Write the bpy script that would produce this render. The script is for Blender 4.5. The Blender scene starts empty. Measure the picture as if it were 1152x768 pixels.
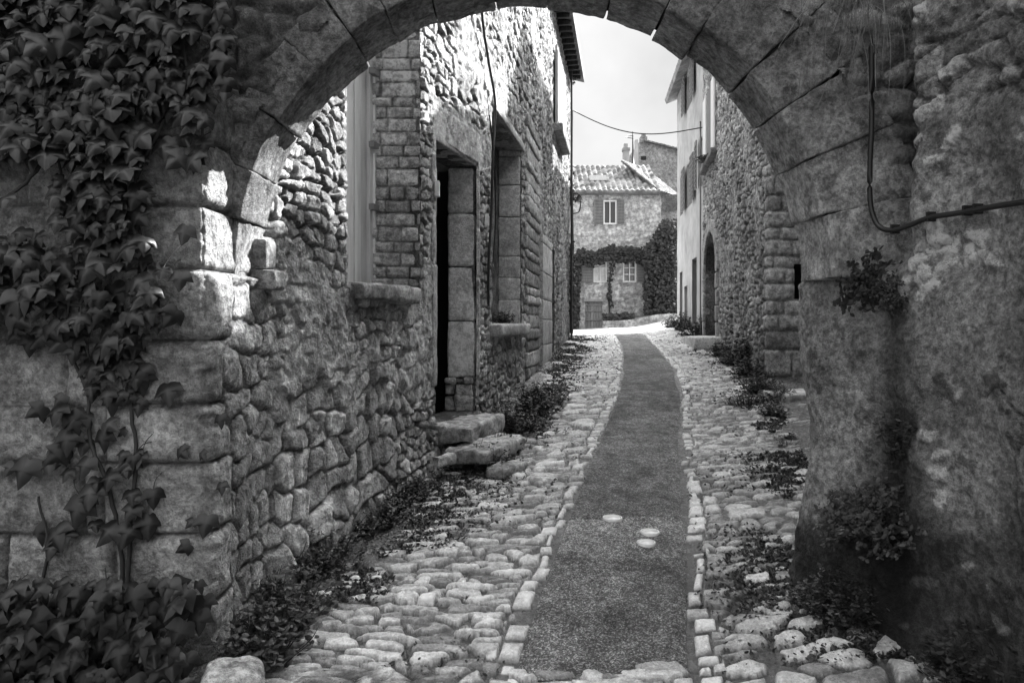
import bpy, math, random
import numpy as np
from mathutils import Vector, Matrix
random.seed(7); rng = np.random.default_rng(11)
S = bpy.context.scene; COL = S.collection
F, CX, HY = 768.0, 576.0, 363.0          # focal length, optical axis and eye level, in photo pixels (eye = world origin)

# ------------------------------------------------------------------ noise
def h2(i, j, s=0):
    i = i.astype(np.int64) & 0xffff; j = j.astype(np.int64) & 0xffff
    n = (i*374761393 + j*668265263 + (s*97+13)*144269504) & 0xffffffff
    n = ((n ^ (n >> 13))*1274126177) & 0xffffffff
    n = n ^ (n >> 16)
    n = (n*668265263) & 0xffffffff
    n = n ^ (n >> 15)
    return (n & 0xffffff)/float(1 << 24)
def vn(x, y, s=0):
    i = np.floor(x); j = np.floor(y); fx = x-i; fy = y-j
    fx = fx*fx*(3-2*fx); fy = fy*fy*(3-2*fy)
    a = h2(i, j, s); b = h2(i+1, j, s); c = h2(i, j+1, s); d = h2(i+1, j+1, s)
    return (a*(1-fx)+b*fx)*(1-fy)+(c*(1-fx)+d*fx)*fy
def fbm(x, y, o=4, s=0):
    t = 0; a = .5; n = 0
    for k in range(o):
        t = t+a*vn(x*(2**k)+k*17.3, y*(2**k)-k*9.1, s+k); n += a; a *= .55
    return t/n
def ss(a, b, x):
    t = np.clip((x-a)/(b-a), 0, 1); return t*t*(3-2*t)
def stones(u, v, cw, ch, jit=.35, seed=0, p=3.0, warp=.25, wv=.45, hv=.35):
    """irregular coursed stones: edge distance, per-stone randoms, offsets from the stone's centre"""
    u = u+(fbm(u/cw*.9, v/ch*.9, 2, seed+40)-.5)*cw*warp
    v = v+(fbm(u/cw*.7+5, v/ch*.7, 2, seed+50)-.5)*ch*warp*1.4
    v = v+(vn(u/cw*.35, v*0+3, seed+60)-.5)*ch*.8
    j0 = np.floor(v/ch)
    f1 = np.full(u.shape, 9.); f2 = np.full(u.shape, 9.)
    r = [np.zeros(u.shape) for _ in range(5)]
    for dj in (-1, 0, 1):
        j = j0+dj
        w = cw*(1+wv*(h2(j, j*0, seed+1)-.5)*2); o = h2(j, j*0+7, seed+2)*9
        i0 = np.floor(u/w+o)
        for di in (-2, -1, 0, 1, 2):
            i = i0+di
            su = (i+.5+jit*(h2(i, j, seed+3)-.5)*2-o)*w
            sv = (j+.5+jit*.7*(h2(i, j, seed+4)-.5)*2)*ch
            k = 1+hv*(h2(i, j, seed+9)-.5)*2
            du = (u-su)/w*k; dv = (v-sv)/ch/k
            d = (np.abs(du)**p+np.abs(dv)**p)**(1/p)
            near = d < f1
            f2 = np.where(near, f1, np.minimum(f2, d))
            f1 = np.where(near, d, f1)
            for q, val in enumerate((h2(i, j, seed+5), h2(i, j, seed+6), h2(i, j, seed+7))):
                r[q] = np.where(near, val, r[q])
            r[3] = np.where(near, u-su, r[3]); r[4] = np.where(near, v-sv, r[4])
    return f2-f1, r
def ashlar(u, v, rows, cw, seed=0, fixed=None):
    """dressed blocks in courses; rows = rising list of bed heights"""
    rows = np.array(rows, float)
    wob = (vn(u*2.2, v*2.2, seed+31)-.5)*.02
    j = np.clip(np.searchsorted(rows, v+wob)-1, 0, len(rows)-2)
    dz = np.minimum(v+wob-rows[j], rows[j+1]-v-wob)
    w = cw*(.8+.5*h2(j, j*0+3, seed)); o = h2(j, j*0+5, seed+1)*5
    x = u/w+o+(vn(v*3, u*1.5, seed+8)-.5)*.05
    i = np.floor(x); f = x-i
    a = (h2(i, j, seed+2)-.5)*.4; b = 1+(h2(i+1, j, seed+2)-.5)*.4
    i = np.where(f < a, i-1, np.where(f > b, i+1, i))
    lo = i+(h2(i, j, seed+2)-.5)*.4; hi = i+1+(h2(i+1, j, seed+2)-.5)*.4
    du = np.minimum(x-lo, hi-x)*w
    return np.minimum(dz, du), [h2(i, j, seed+5), h2(i, j, seed+6), h2(i, j, seed+7)]

# ------------------------------------------------------------------ mesh helpers
def link(o, parent=None):
    COL.objects.link(o)
    if parent: o.parent = parent; o.matrix_parent_inverse = parent.matrix_world.inverted() if False else Matrix()
    return o
def tag(o, label=None, cat=None, group=None, kind=None):
    if label: o['label'] = label
    if cat: o['category'] = cat
    if group: o['group'] = group
    if kind: o['kind'] = kind
    return o
def empty(name, loc, label, cat, group=None):
    o = bpy.data.objects.new(name, None); o.location = loc; o.empty_display_size = .1; COL.objects.link(o)
    return tag(o, label, cat, group)
def from_arrays(name, V, Q, mat, parent=None, tone=None, smooth=True, T=None):
    """V (n,3) world verts; Q (m,4) quads; T (k,3) triangles"""
    V = np.asarray(V, float)
    if parent is not None: V = V-np.array(parent_loc(parent))
    me = bpy.data.meshes.new(name)
    Q = np.zeros((0, 4), int) if Q is None else np.asarray(Q, int); T = np.zeros((0, 3), int) if T is None else np.asarray(T, int)
    nl = Q.size+T.size; npoly = len(Q)+len(T)
    me.vertices.add(len(V)); me.vertices.foreach_set('co', V.astype(np.float32).ravel())
    me.loops.add(nl); me.loops.foreach_set('vertex_index', np.concatenate([Q.ravel(), T.ravel()]).astype(np.int32))
    me.polygons.add(npoly)
    st = np.concatenate([np.arange(len(Q))*4, Q.size+np.arange(len(T))*3]).astype(np.int32)
    me.polygons.foreach_set('loop_start', st)
    me.update(calc_edges=True); me.validate()
    me.polygons.foreach_set('use_smooth', np.full(len(me.polygons), smooth)); 
    if tone is not None:
        a = me.attributes.new('tone', 'FLOAT', 'POINT'); a.data.foreach_set('value', np.asarray(tone, np.float32).ravel())
    me.materials.append(mat)
    o = bpy.data.objects.new(name, me)
    return link(o, parent)
def parent_loc(p):
    l = Vector(p.location)
    while p.parent: p = p.parent; l += p.location
    return l
class Acc:
    def __init__(s): s.V = []; s.Q = []; s.T = []; s.t = []; s.n = 0
    def add(s, V, Q=None, T=None, tone=1.0):
        V = np.asarray(V, float).reshape(-1, 3)
        s.V.append(V)
        if Q is not None and len(Q): s.Q.append(np.asarray(Q)+s.n)
        if T is not None and len(T): s.T.append(np.asarray(T)+s.n)
        s.t.append(np.broadcast_to(np.asarray(tone, float).ravel() if np.ndim(tone) else tone, (len(V),)))
        s.n += len(V); return s
    def grid(s, P, tone=1.0, keep=None, flip=False):
        a, b = P.shape[:2]
        idx = np.arange(a*b).reshape(a, b)
        q = np.stack([idx[:-1, :-1], idx[1:, :-1], idx[1:, 1:], idx[:-1, 1:]], -1)
        if flip: q = q[..., ::-1]
        q = q.reshape(-1, 4) if keep is None else q[keep]
        t = np.broadcast_to(tone, (a, b)).ravel()
        used = np.zeros(a*b, bool); used[q.ravel()] = True
        m = np.cumsum(used)-1
        return s.add(P.reshape(-1, 3)[used], m[q], tone=t[used])
    def box(s, x0, x1, y0, y1, z0, z1, tone=1.0, M=None):
        V = np.array([(x, y, z) for x in (x0, x1) for y in (y0, y1) for z in (z0, z1)], float)
        if M is not None: V = np.array([M @ Vector(v) for v in V])
        Q = [(0, 1, 3, 2), (4, 6, 7, 5), (0, 4, 5, 1), (2, 3, 7, 6), (0, 2, 6, 4), (1, 5, 7, 3)]
        return s.add(V, Q, tone=tone)
    def tube(s, pts, r, n=6, tone=1.0):
        pts = np.asarray(pts, float); k = len(pts)
        r = np.broadcast_to(r, (k,))
        T = np.gradient(pts, axis=0); T /= np.linalg.norm(T, axis=1)[:, None]+1e-9
        ref = np.array([0, 0, 1.]) if abs(T[:, 2]).mean() < .9 else np.array([1., 0, 0])
        A = np.cross(T, ref); A /= np.linalg.norm(A, axis=1)[:, None]+1e-9
        B = np.cross(T, A); th = np.linspace(0, 2*math.pi, n, endpoint=False)
        V = pts[:, None]+r[:, None, None]*(A[:, None]*np.cos(th)[None, :, None]+B[:, None]*np.sin(th)[None, :, None])
        idx = np.arange(k*n).reshape(k, n); nx = np.roll(idx, -1, 1)
        q = np.stack([idx[:-1], nx[:-1], nx[1:], idx[1:]], -1).reshape(-1, 4)
        c0 = [(0, i, i+1) for i in range(1, n-1)]; e = (k-1)*n; c1 = [(e, e+i+1, e+i) for i in range(1, n-1)]
        return s.add(V, q, c0+c1, tone=tone)
    def make(s, name, mat, parent=None, smooth=True):
        V = np.concatenate(s.V); Q = np.concatenate(s.Q) if s.Q else None; T = np.concatenate(s.T) if s.T else None
        return from_arrays(name, V, Q, mat, parent, np.concatenate(s.t), smooth, T)
def rblock(acc, dims, fn=None, r=.02, seg=.06, noise=.006, ns=9., seed=0, tone=1.0, M=None, maxn=30):
    """worn rounded block; fn maps local (x,y,z) arrays to world, or M places it"""
    L = np.array(dims, float)/2; r = min(r, L.min()*.9)
    ax = []
    for k in range(3):
        m = min(maxn, max(2, int((2*L[k]-2*r)/seg)+1))
        inner = np.linspace(-(L[k]-r), L[k]-r, m)
        ax.append(np.concatenate([[-L[k], -L[k]+r*.3], inner, [L[k]-r*.3, L[k]]]))
    for k in range(3):
        a, b = [(1, 2), (2, 0), (0, 1)][k]
        A, B = np.meshgrid(ax[a], ax[b], indexing='ij')
        for sg in (-1, 1):
            P = np.zeros(A.shape+(3,)); P[..., k] = sg*L[k]; P[..., a] = A; P[..., b] = B
            inn = np.clip(P, -(L-r), L-r); d = P-inn; n = np.linalg.norm(d, axis=-1, keepdims=True)
            nn = d/np.maximum(n, 1e-9); P = inn+nn*r
            sd = seed*3.17
            nz = (fbm(P[..., 0]*ns+P[..., 2]*ns*.7+sd, P[..., 1]*ns+P[..., 2]*ns*.6-sd, 3, seed % 50)-.5)*2*noise
            nz = nz+(fbm(P[..., 0]*ns*.3+sd, (P[..., 1]+P[..., 2])*ns*.3, 2, 7)-.5)*2*noise*1.5
            P = P+nn*nz[..., None]
            tn = tone*(.9+.25*fbm(P[..., 0]*6+sd, (P[..., 1]+P[..., 2])*6, 2, 9))
            if fn is not None: W = fn(P)
            else:
                Mr = np.array(M.to_3x3()); W = P@Mr.T+np.array(M.translation)
            acc.grid(W, tn, flip=(sg < 0))
    return acc
def TM(loc, rz=0, rx=0, ry=0):
    return Matrix.Translation(loc) @ Matrix.Rotation(rz, 4, 'Z') @ Matrix.Rotation(rx, 4, 'X') @ Matrix.Rotation(ry, 4, 'Y')

class Path:
    """a wall's line in plan; the outward normal is to the right of travel when side=1"""
    def __init__(s, pts, r=.05, side=1):
        pts = np.array(pts, float); d = np.r_[0, np.cumsum(np.linalg.norm(np.diff(pts, axis=0), axis=1))]
        n = int(d[-1]/.01)+2; t = np.linspace(0, d[-1], n)
        x = np.interp(t, d, pts[:, 0]); y = np.interp(t, d, pts[:, 1])
        k = max(1, int(r/.01)); ker = np.ones(2*k+1)/(2*k+1)
        xs = np.convolve(np.pad(x, k, 'reflect', reflect_type='odd'), ker, 'valid'); ys = np.convolve(np.pad(y, k, 'reflect', reflect_type='odd'), ker, 'valid')
        s.x, s.y = xs, ys
        s.s = np.r_[0, np.cumsum(np.hypot(np.diff(xs), np.diff(ys)))]
        tx, ty = np.gradient(xs), np.gradient(ys); l = np.hypot(tx, ty)
        s.nx, s.ny = side*ty/l, -side*tx/l; s.len = s.s[-1]; s.lim = s.len; s.lo = 0
    def at(s, q): return np.interp(q, s.s, s.x), np.interp(q, s.s, s.y), np.interp(q, s.s, s.nx), np.interp(q, s.s, s.ny)
    def sY(s, Y, lo=None, hi=None):
        m = np.ones(len(s.s), bool)
        if lo is not None: m &= s.s >= lo
        if hi is not None: m &= s.s <= hi
        i = np.argmin(np.abs(s.y-Y)+(~m)*1e3); return s.s[i]
    def px(s, x):                     # arc length where the line of sight through column x meets the wall
        bad = (s.y < .5) | (s.s > s.lim) | (s.s < s.lo); return s.s[np.argmin(np.abs(s.x/np.where(bad, 1., s.y)-(x-CX)/F)+bad*1e3)]
    def pt(s, q, z, h=0.):
        x, y, nx, ny = s.at(q); return np.array([x+nx*h, y+ny*h, z])
    def spy(s, x, y, h=0.):           # point on the wall seen at photo pixel (x, y)
        q = s.px(x); X, Y, nx, ny = s.at(q); return np.array([X+nx*h, Y+ny*h, (HY-y)/F*Y])
def wall(acc, path, sv, zv, hfun, holes=(), flip=False):
    sv = np.asarray(sv, float); zv = np.asarray(zv, float)
    U, Z = np.meshgrid(sv, zv, indexing='ij')
    h, tone = hfun(U, Z)
    for (a, b, c, d) in holes:                   # level the face round an opening
        e = np.maximum(np.maximum(a-U, U-b), np.maximum(c-Z, Z-d)); h = h*1
        h = np.where(e < .03, h*.5+.006, h)
    X, Y, NX, NY = path.at(U)
    P = np.stack([X+NX*h, Y+NY*h, Z], -1)
    uc = (sv[1:]+sv[:-1])/2; zc = (zv[1:]+zv[:-1])/2
    UC, ZC = np.meshgrid(uc, zc, indexing='ij'); keep = np.ones(UC.shape, bool)
    for (a, b, c, d) in holes: keep &= ~((UC > a) & (UC < b) & (ZC > c) & (ZC < d))
    acc.grid(P, tone, keep, flip)
def lin(a, b, d): return np.linspace(a, b, max(2, int(abs(b-a)/d)+1))
def snap(arr, vals):
    arr = np.array(arr)
    for v in vals:
        if arr[0] < v < arr[-1]: arr[np.argmin(abs(arr-v))] = v
    return arr

# ------------------------------------------------------------------ materials (the photograph is black and white)
def new_mat(name):
    m = bpy.data.materials.new(name); m.use_nodes = True; nt = m.node_tree
    b = nt.nodes['Principled BSDF']; return m, nt, b
def math_n(nt, op, a, b=None, c=None):
    n = nt.nodes.new('ShaderNodeMath'); n.operation = op
    for i, v in enumerate((a, b, c)):
        if v is None: continue
        if hasattr(v, 'links'): nt.links.new(v, n.inputs[i])
        else: n.inputs[i].default_value = v
    return n.outputs[0]
def noise_n(nt, vec, scale, det=6, rough=.6, w=0):
    n = nt.nodes.new('ShaderNodeTexNoise'); n.inputs['Scale'].default_value = scale; n.inputs['Detail'].default_value = det
    n.inputs['Roughness'].default_value = rough; nt.links.new(vec, n.inputs['Vector']); return n.outputs[0]
def maprange(nt, v, a, b, c, d):
    n = nt.nodes.new('ShaderNodeMapRange'); nt.links.new(v, n.inputs[0])
    for i, k in enumerate((a, b, c, d)): n.inputs[i+1].default_value = k
    return n.outputs[0]
def mat(name, base=.3, vary=.5, scale=8., fine=60., bump=.5, dist=.006, rough=.85, spec=.3, stain=.25, attr=True, aniso=(1, 1, 1), speck=0., lich=0., rvar=.15, gritty=0., grit=.35):
    m, nt, b = new_mat(name)
    tc = nt.nodes.new('ShaderNodeTexCoord'); mp = nt.nodes.new('ShaderNodeMapping'); mp.inputs['Scale'].default_value = aniso
    geo = nt.nodes.new('ShaderNodeNewGeometry')
    nt.links.new(geo.outputs['Position'], mp.inputs['Vector']); v = mp.outputs[0]
    n1 = noise_n(nt, v, scale, 5); n2 = noise_n(nt, v, fine, 6, .7); n3 = noise_n(nt, v, .9, 3)
    f = maprange(nt, n1, .3, .7, 1-vary, 1+vary)
    f = math_n(nt, 'MULTIPLY', f, maprange(nt, n2, .3, .7, 1-vary*.6, 1+vary*.6))
    f = math_n(nt, 'MULTIPLY', f, maprange(nt, n3, .38, .62, 1-stain, 1+stain*.6))
    if lich:
        n4 = noise_n(nt, v, 5., 8, .75); f = math_n(nt, 'MULTIPLY', f, maprange(nt, n4, .54, .60, 1, 1-lich))
    if gritty:
        n5 = noise_n(nt, v, gritty*.45, 6, .78); f = math_n(nt, 'MULTIPLY', f, maprange(nt, n5, .40, .60, 1-grit, 1+grit))
        n6 = noise_n(nt, v, gritty*2.6, 2, .8); f = math_n(nt, 'MULTIPLY', f, maprange(nt, n6, .33, .42, 1-grit, 1))
    if attr:
        a = nt.nodes.new('ShaderNodeAttribute'); a.attribute_name = 'tone'; f = math_n(nt, 'MULTIPLY', f, a.outputs['Fac'])
    f = math_n(nt, 'MULTIPLY', f, base)
    hgt = math_n(nt, 'ADD', math_n(nt, 'MULTIPLY', n1, .5), n2)
    if gritty: hgt = math_n(nt, 'ADD', hgt, math_n(nt, 'MULTIPLY', n5, 1.2))
    if speck:
        vo = nt.nodes.new('ShaderNodeTexVoronoi'); vo.inputs['Scale'].default_value = speck; nt.links.new(v, vo.inputs['Vector'])
        bw = nt.nodes.new('ShaderNodeSeparateColor'); nt.links.new(vo.outputs['Color'], bw.inputs[0])
        f = math_n(nt, 'MULTIPLY', f, maprange(nt, bw.outputs[0], .55, 1., .75, 3.6))
        hgt = math_n(nt, 'SUBTRACT', hgt, math_n(nt, 'MULTIPLY', vo.outputs['Distance'], 1.3))
    f = math_n(nt, 'MAXIMUM', f, .008); f = math_n(nt, 'MINIMUM', f, .75)
    cb = nt.nodes.new('ShaderNodeCombineColor')
    for i in range(3): nt.links.new(f, cb.inputs[i])
    nt.links.new(cb.outputs[0], b.inputs['Base Color'])
    b.inputs['Specular IOR Level'].default_value = spec
    nt.links.new(maprange(nt, n1, .3, .7, rough+rvar, rough-rvar), b.inputs['Roughness'])
    bp = nt.nodes.new('ShaderNodeBump'); bp.inputs['Strength'].default_value = bump; bp.inputs['Distance'].default_value = dist
    nt.links.new(hgt, bp.inputs['Height']); nt.links.new(bp.outputs[0], b.inputs['Normal'])
    return m
def leafmat(name, base=.05, rough=.5, tr=.25):
    m, nt, b = new_mat(name)
    oi = nt.nodes.new('ShaderNodeAttribute'); oi.attribute_name = 'tone'
    f = math_n(nt, 'MULTIPLY', oi.outputs['Fac'], base); cb = nt.nodes.new('ShaderNodeCombineColor')
    for i in range(3): nt.links.new(f, cb.inputs[i])
    nt.links.new(cb.outputs[0], b.inputs['Base Color']); b.inputs['Roughness'].default_value = rough
    b.inputs['Specular IOR Level'].default_value = .35
    t = nt.nodes.new('ShaderNodeBsdfTranslucent'); nt.links.new(cb.outputs[0], t.inputs[0])
    mx = nt.nodes.new('ShaderNodeMixShader'); mx.inputs[0].default_value = tr
    nt.links.new(b.outputs[0], mx.inputs[1]); nt.links.new(t.outputs[0], mx.inputs[2])
    nt.links.new(mx.outputs[0], nt.nodes['Material Output'].inputs[0]); return m
def plain(name, c, rough=.6, spec=.4, metal=0):
    m, nt, b = new_mat(name); b.inputs['Base Color'].default_value = (c, c, c, 1); b.inputs['Roughness'].default_value = rough
    b.inputs['Specular IOR Level'].default_value = spec; b.inputs['Metallic'].default_value = metal
    n = noise_n(nt, nt.nodes.new('ShaderNodeTexCoord').outputs['Object'], 12); f = maprange(nt, n, .3, .7, c*.75, c*1.2)
    cb = nt.nodes.new('ShaderNodeCombineColor')
    for i in range(3): nt.links.new(f, cb.inputs[i])
    nt.links.new(cb.outputs[0], b.inputs['Base Color']); return m
M = dict(
    rubble=mat('rubble stone', .40, .4, 9, 60, 1., .022, stain=.3, lich=.4, gritty=36, grit=.4),
    pier=mat('weathered pier stone', .36, .4, 7, 50, 1., .03, stain=.3, lich=.35, gritty=48, grit=.4),
    arch=mat('arch stone', .30, .4, 7, 60, 1., .025, stain=.45, lich=.5, gritty=60, grit=.45),
    dressed=mat('dressed stone', .32, .3, 6, 60, .9, .012, stain=.15, lich=.15, gritty=60, grit=.3),
    plaster=mat('old plaster', .33, .5, 5, 40, 1., .04, stain=.6, lich=.7, gritty=60, grit=.45),
    render=mat('lime render', .40, .12, 3, 60, .4, .004, stain=.15),
    farstone=mat('pale rubble', .36, .35, 4, 20, .6, .02, stain=.2, gritty=9, grit=.35),
    cobble=mat('worn cobble', .45, .4, 14, 110, 1., .010, gritty=90, grit=.25, rough=.27, spec=.8, stain=.25, rvar=.15),
    asphalt=mat('coarse asphalt', .150, .45, 7, 60, 1., .014, gritty=70, grit=.5, rough=.7, spec=.4, stain=.3, speck=150.),
    dirt=mat('dirt', .10, .4, 6, 70, .8, .01),
    pave=mat('pale square paving', .28, .15, 3, 30, .3, .004, stain=.1),
    wood=mat('grey wood', .22, .25, 6, 50, .6, .004, aniso=(6, 6, .5), stain=.15, attr=True),
    darkwood=mat('dark wood', .05, .3, 6, 50, .6, .004, aniso=(6, 6, .5), stain=.15),
    palepaint=mat('pale painted wood', .42, .12, 6, 40, .3, .003, aniso=(5, 5, .5), stain=.1),
    tile=mat('roof tile', .34, .45, 2.5, 20, .5, .01, stain=.3),
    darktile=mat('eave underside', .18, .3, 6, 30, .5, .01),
    leaf=leafmat('creeper leaf', .024, .38), weed=leafmat('weed leaf', .038, .5, .3), farleaf=leafmat('far leaf', .03, .6),
    dry=leafmat('dry grass', .22, .7, .2),
    stem=plain('stem', .035, .8), cable=plain('black cable', .012, .45), iron=plain('iron', .03, .5), white=plain('white metal', .62, .4),
    shade_black=plain('painted shade', .008, .9), glass=plain('window glass', .05, .08, .8), pale=plain('pale paint', .6, .5),
)

# ------------------------------------------------------------------ plan of the street
LH = Path([(-1.62, 3.86), (-1.43, 4.04), (-1.27, 4.5), (-.85, 6.08), (-.753, 6.5), (-.42, 7.5), (.115, 10.4), (1.634, 19.6), (-1.5, 20.6)], .06); LH.lim = LH.s[np.argmax(LH.y >= 19.5)]
PIER = Path([(-4.4, 3.28), (-1.47, 3.28), (-1.43, 4.06)], .05)
RW = Path([(2.45, -2.5), (2.14, 3.05), (1.98, 3.5), (1.71, 3.97), (1.78, 4.16), (2.15, 4.35), (4.95, 10.6)], .12, -1)
RH = Path([(6.6, 10.9), (4.06, 10.75), (5.35, 18.9), (5.37, 19.0)], .04, -1)
PH = Path([(5.33, 18.85), (6.02, 24.9), (10, 25.6)], .03, -1)
TY = [-6, 0, 3.26, 3.63, 4.3, 4.95, 6.04, 7.96, 9.6, 12, 15, 18, 21, 23, 30, 46, 70]
TZ = [-2.2, -1.98, -1.74, -1.68, -1.56, -1.45, -1.36, -1.19, -1.0, -.86, -.72, -.54, -.37, -.36, -.40, -.43, -.6]
TL = [0, 0, .05, .03, -.05, -.12, -.08, -.08, -.05, 0, 0, 0, 0, 0, 0, 0, 0]
TR = [0, 0, .14, .14, .14, .13, .13, .12, .05, .02, .05, .09, .12, .15, .15, .1, 0]
yy = np.linspace(-6, 70, 3801)
def sm(v, k=14):
    a = np.interp(yy, TY, v); ker = np.ones(2*k+1)/(2*k+1); return np.convolve(np.pad(a, k, 'edge'), ker, 'valid')
sZ, sL, sR = sm(TZ), sm(TL), sm(TR)
EY = [-6, 0, 3.26, 3.63, 4.3, 4.95, 6.04, 7.96, 9.6, 12, 15, 18, 21, 24]
EL = [-.9, -.62, 0, .07, .246, .41, .66, 1.11, 1.51, 1.95, 2.46, 2.86, 3.17, 3.4]
ER = [-.2, .15, .84, .92, 1.10, 1.26, 1.51, 1.96, 2.36, 2.86, 3.30, 3.68, 4.02, 4.3]
sEL, sER = sm(EL, 25) if False else None, None
def _e(v):
    a = np.interp(yy, EY, v); ker = np.ones(41)/41; return np.convolve(np.pad(a, 20, 'edge'), ker, 'valid')
aEL, aER = _e(EL), _e(ER)
def edgeL(y): return np.interp(y, yy, aEL)
def edgeR(y): return np.interp(y, yy, aER)
def gz(x, y):
    x = np.asarray(x, float); y = np.asarray(y, float)
    c = np.interp(y, yy, sZ); eL = edgeL(y); eR = edgeR(y)
    wl = np.clip((eL-x)/1.6, 0, 1); wr = np.clip((x-eR)/1.6, 0, 1)
    z = c+wl*np.interp(y, yy, sL)+wr*np.interp(y, yy, sR)
    return z+1.1*ss(6.4, 14, x)*ss(27, 40, y)

# ------------------------------------------------------------------ the ground
def cobbles(x, y, mid=False):
    """height above the bed and tone of the paving"""
    eL, eR = edgeL(y), edgeR(y)
    wob = (vn(y*3, y*0, 3)-.5)*.04
    dl = eL+wob-x; dr = x-eR-wob; d = np.where(dl > dr, dl, dr)+(1.0 if mid else 0)      # distance out of the asphalt
    left = dl > dr
    size = 1.0
    e1, r1 = stones(d+left*50, y*1.0, .215, .074, .42, 3, 3.4, .25, .5, .45)
    e2, r2 = stones(d+left*50, y+3, .24, .12, .42, 8, 2.8, .45)
    # square kerb stones along the asphalt
    e3, r3 = stones(d*0+.06+left*9, y+.15*d*(vn(y*4, y*0, 8)-.5), .5, .145, .42, 15, 3.5, .0, 0, .2)
    kl = .125+.09*(r3[1]-.4); kb = (d < kl)
    e3 = np.minimum(e3, np.minimum(d+.012-.05*r3[0], kl-d)/.10)
    big = ss(.52, .6, fbm(x*.9+4, y*.9, 2, 77)) * (y > 4.6)
    big = np.maximum(big, ((x > .85) & (x < 1.4) & (y > 3.55) & (y < 4.35)).astype(float))
    big = np.maximum(big, ((y < 3.8) & (x > -2)).astype(float)*ss(.45, .55, fbm(x*1.5, y*1.5+9, 2, 71)))
    b = big > .5
    e = np.where(b, e2, e1); r = [np.where(b, p, q) for p, q in zip(r2, r1)]
    e = np.where(kb, e3, e); r = [np.where(kb, p, q) for p, q in zip(r3, r)]
    dome = 1-np.exp(-np.clip(e-.13, 0, 9)*np.where(kb, 14., 20.0))
    hgt = dome*(.028+.012*r[0]) + (r[1]-.5)*.020*dome
    hgt = hgt+dome*((r[2]-.5)*.16*np.clip(r[3], -.1, .1)-.06*np.clip(r[4], -.06, .06)+(r[0]-.5)*.3*np.clip(r[4], -.06, .06))
    hgt = hgt+(fbm(x*28, y*28, 4, 5)-.5)*.013*dome+.006*(fbm(x*9, y*14, 3, 15)-.5)*dome
    low = ss(.54, .70, fbm(x*1.1, y*.8, 3, 91))*.014                # soil has filled some stretches
    tone = .22+1.1*r[0]+np.where(kb, .65, 0)+np.where(r[1] > .88, .45, 0)+.25*fbm(x*18, y*18, 3, 6)
    # dusty earth near the house walls
    wl = x-np.interp(y, [3.3, 4.5, 6.1, 7.5, 10.4, 19.6], [-1.45, -1.27, -.85, -.42, .115, 1.634]); 
    wr = np.interp(y, [3.2, 4, 4.4, 5, 10.7, 18.9, 24.9], [2.1, 1.75, 2.0, 2.4, 4.1, 5.35, 6.02])-x
    gut = 1-ss(.12, .62, wl+.5*(fbm(x*2, y*1.3, 3, 33)-.5)); gut = np.where(y > 17, gut*.4, gut)
    gur = (1-ss(.05, .45, wr+.7*(fbm(x*2, y*1.3, 3, 34)-.5)))*ss(4.4, 5.2, y)
    g = np.maximum(gut, gur)
    bed = low*1.1-.002+g*.043+.006*(fbm(x*14, y*14, 3, 51)-.5)+.003*fbm(x*60, y*60, 2, 52)
    dirt = np.maximum(ss(-.003, .004, bed-hgt), ss(.60, .25, dome))
    tone = tone*(1-.35*g*(1-dirt))
    tone = tone*(1-dirt)+(.05+.26*fbm(x*20, y*20, 3, 44))*dirt
    return np.maximum(hgt, bed), tone
def ground_grid(acc, xs0, xs1, ys, nx, fn):
    T = np.linspace(0, 1, nx)
    Y = np.repeat(np.array(ys)[:, None], nx, 1); X = xs0(Y)*(1-T)+xs1(Y)*T
    h, tone = fn(X, Y); Z = gz(X, Y)+h
    acc.grid(np.stack([X, Y, Z], -1), tone, flip=True)
def geo(a, b, k):
    n = int(math.log(b/a)/k)+1; return a*np.exp(np.linspace(0, math.log(b/a), n))
# earth under everything, out to the horizon
def far_fn(X, Y): return -.07+0*X, .8+0*X
A = Acc()
gx = np.r_[np.linspace(-400, -12, 12), np.linspace(-10, 24, 60), np.linspace(28, 400, 12)]
gy = np.r_[np.linspace(-60, -7, 6), np.linspace(-6, 70, 120), np.linspace(90, 900, 12)]
GX, GY = np.meshgrid(gx, gy, indexing='ij'); A.grid(np.stack([GX, GY, gz(GX, GY)-.07], -1), .8)
tag(A.make('ground', M['dirt']), kind='structure')
A = Acc()
lw = lambda y: np.interp(y, [-3, 3.2, 3.3, 4.5, 6.1, 7.5, 10.4, 19.6, 24.9], [-4, -4.0, -1.7, -1.5, -1.1, -.7, -.15, 1.35, 2.2])
rw_ = lambda y: np.interp(y, [-3, 3.2, 4, 4.5, 5, 10.7, 18.9, 24.9], [2.7, 2.4, 2.0, 2.4, 2.9, 4.6, 5.7, 6.4])
ys = geo(3.0, 24.9, .0023)
ground_grid(A, lw, lambda y: edgeL(y)+.03, ys, 330, cobbles)
ground_grid(A, lambda y: edgeR(y)-.03, rw_, ys, 260, cobbles)
ground_grid(A, lambda y: edgeL(y)-.02, lambda y: edgeR(y)+.02, np.linspace(1.8, 3.33, 260), 150, lambda x, y: cobbles(x, y, True))
ys = np.linspace(-3, 3.0, 200)
ground_grid(A, lambda y: y*0-4.6, lambda y: edgeL(y)+.03, ys, 200, cobbles)
ground_grid(A, lambda y: edgeR(y)-.03, lambda y: y*0+2.7, ys, 120, cobbles)
tag(A.make('cobbled_paving', M['cobble']), kind='structure')
A = Acc()
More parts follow.
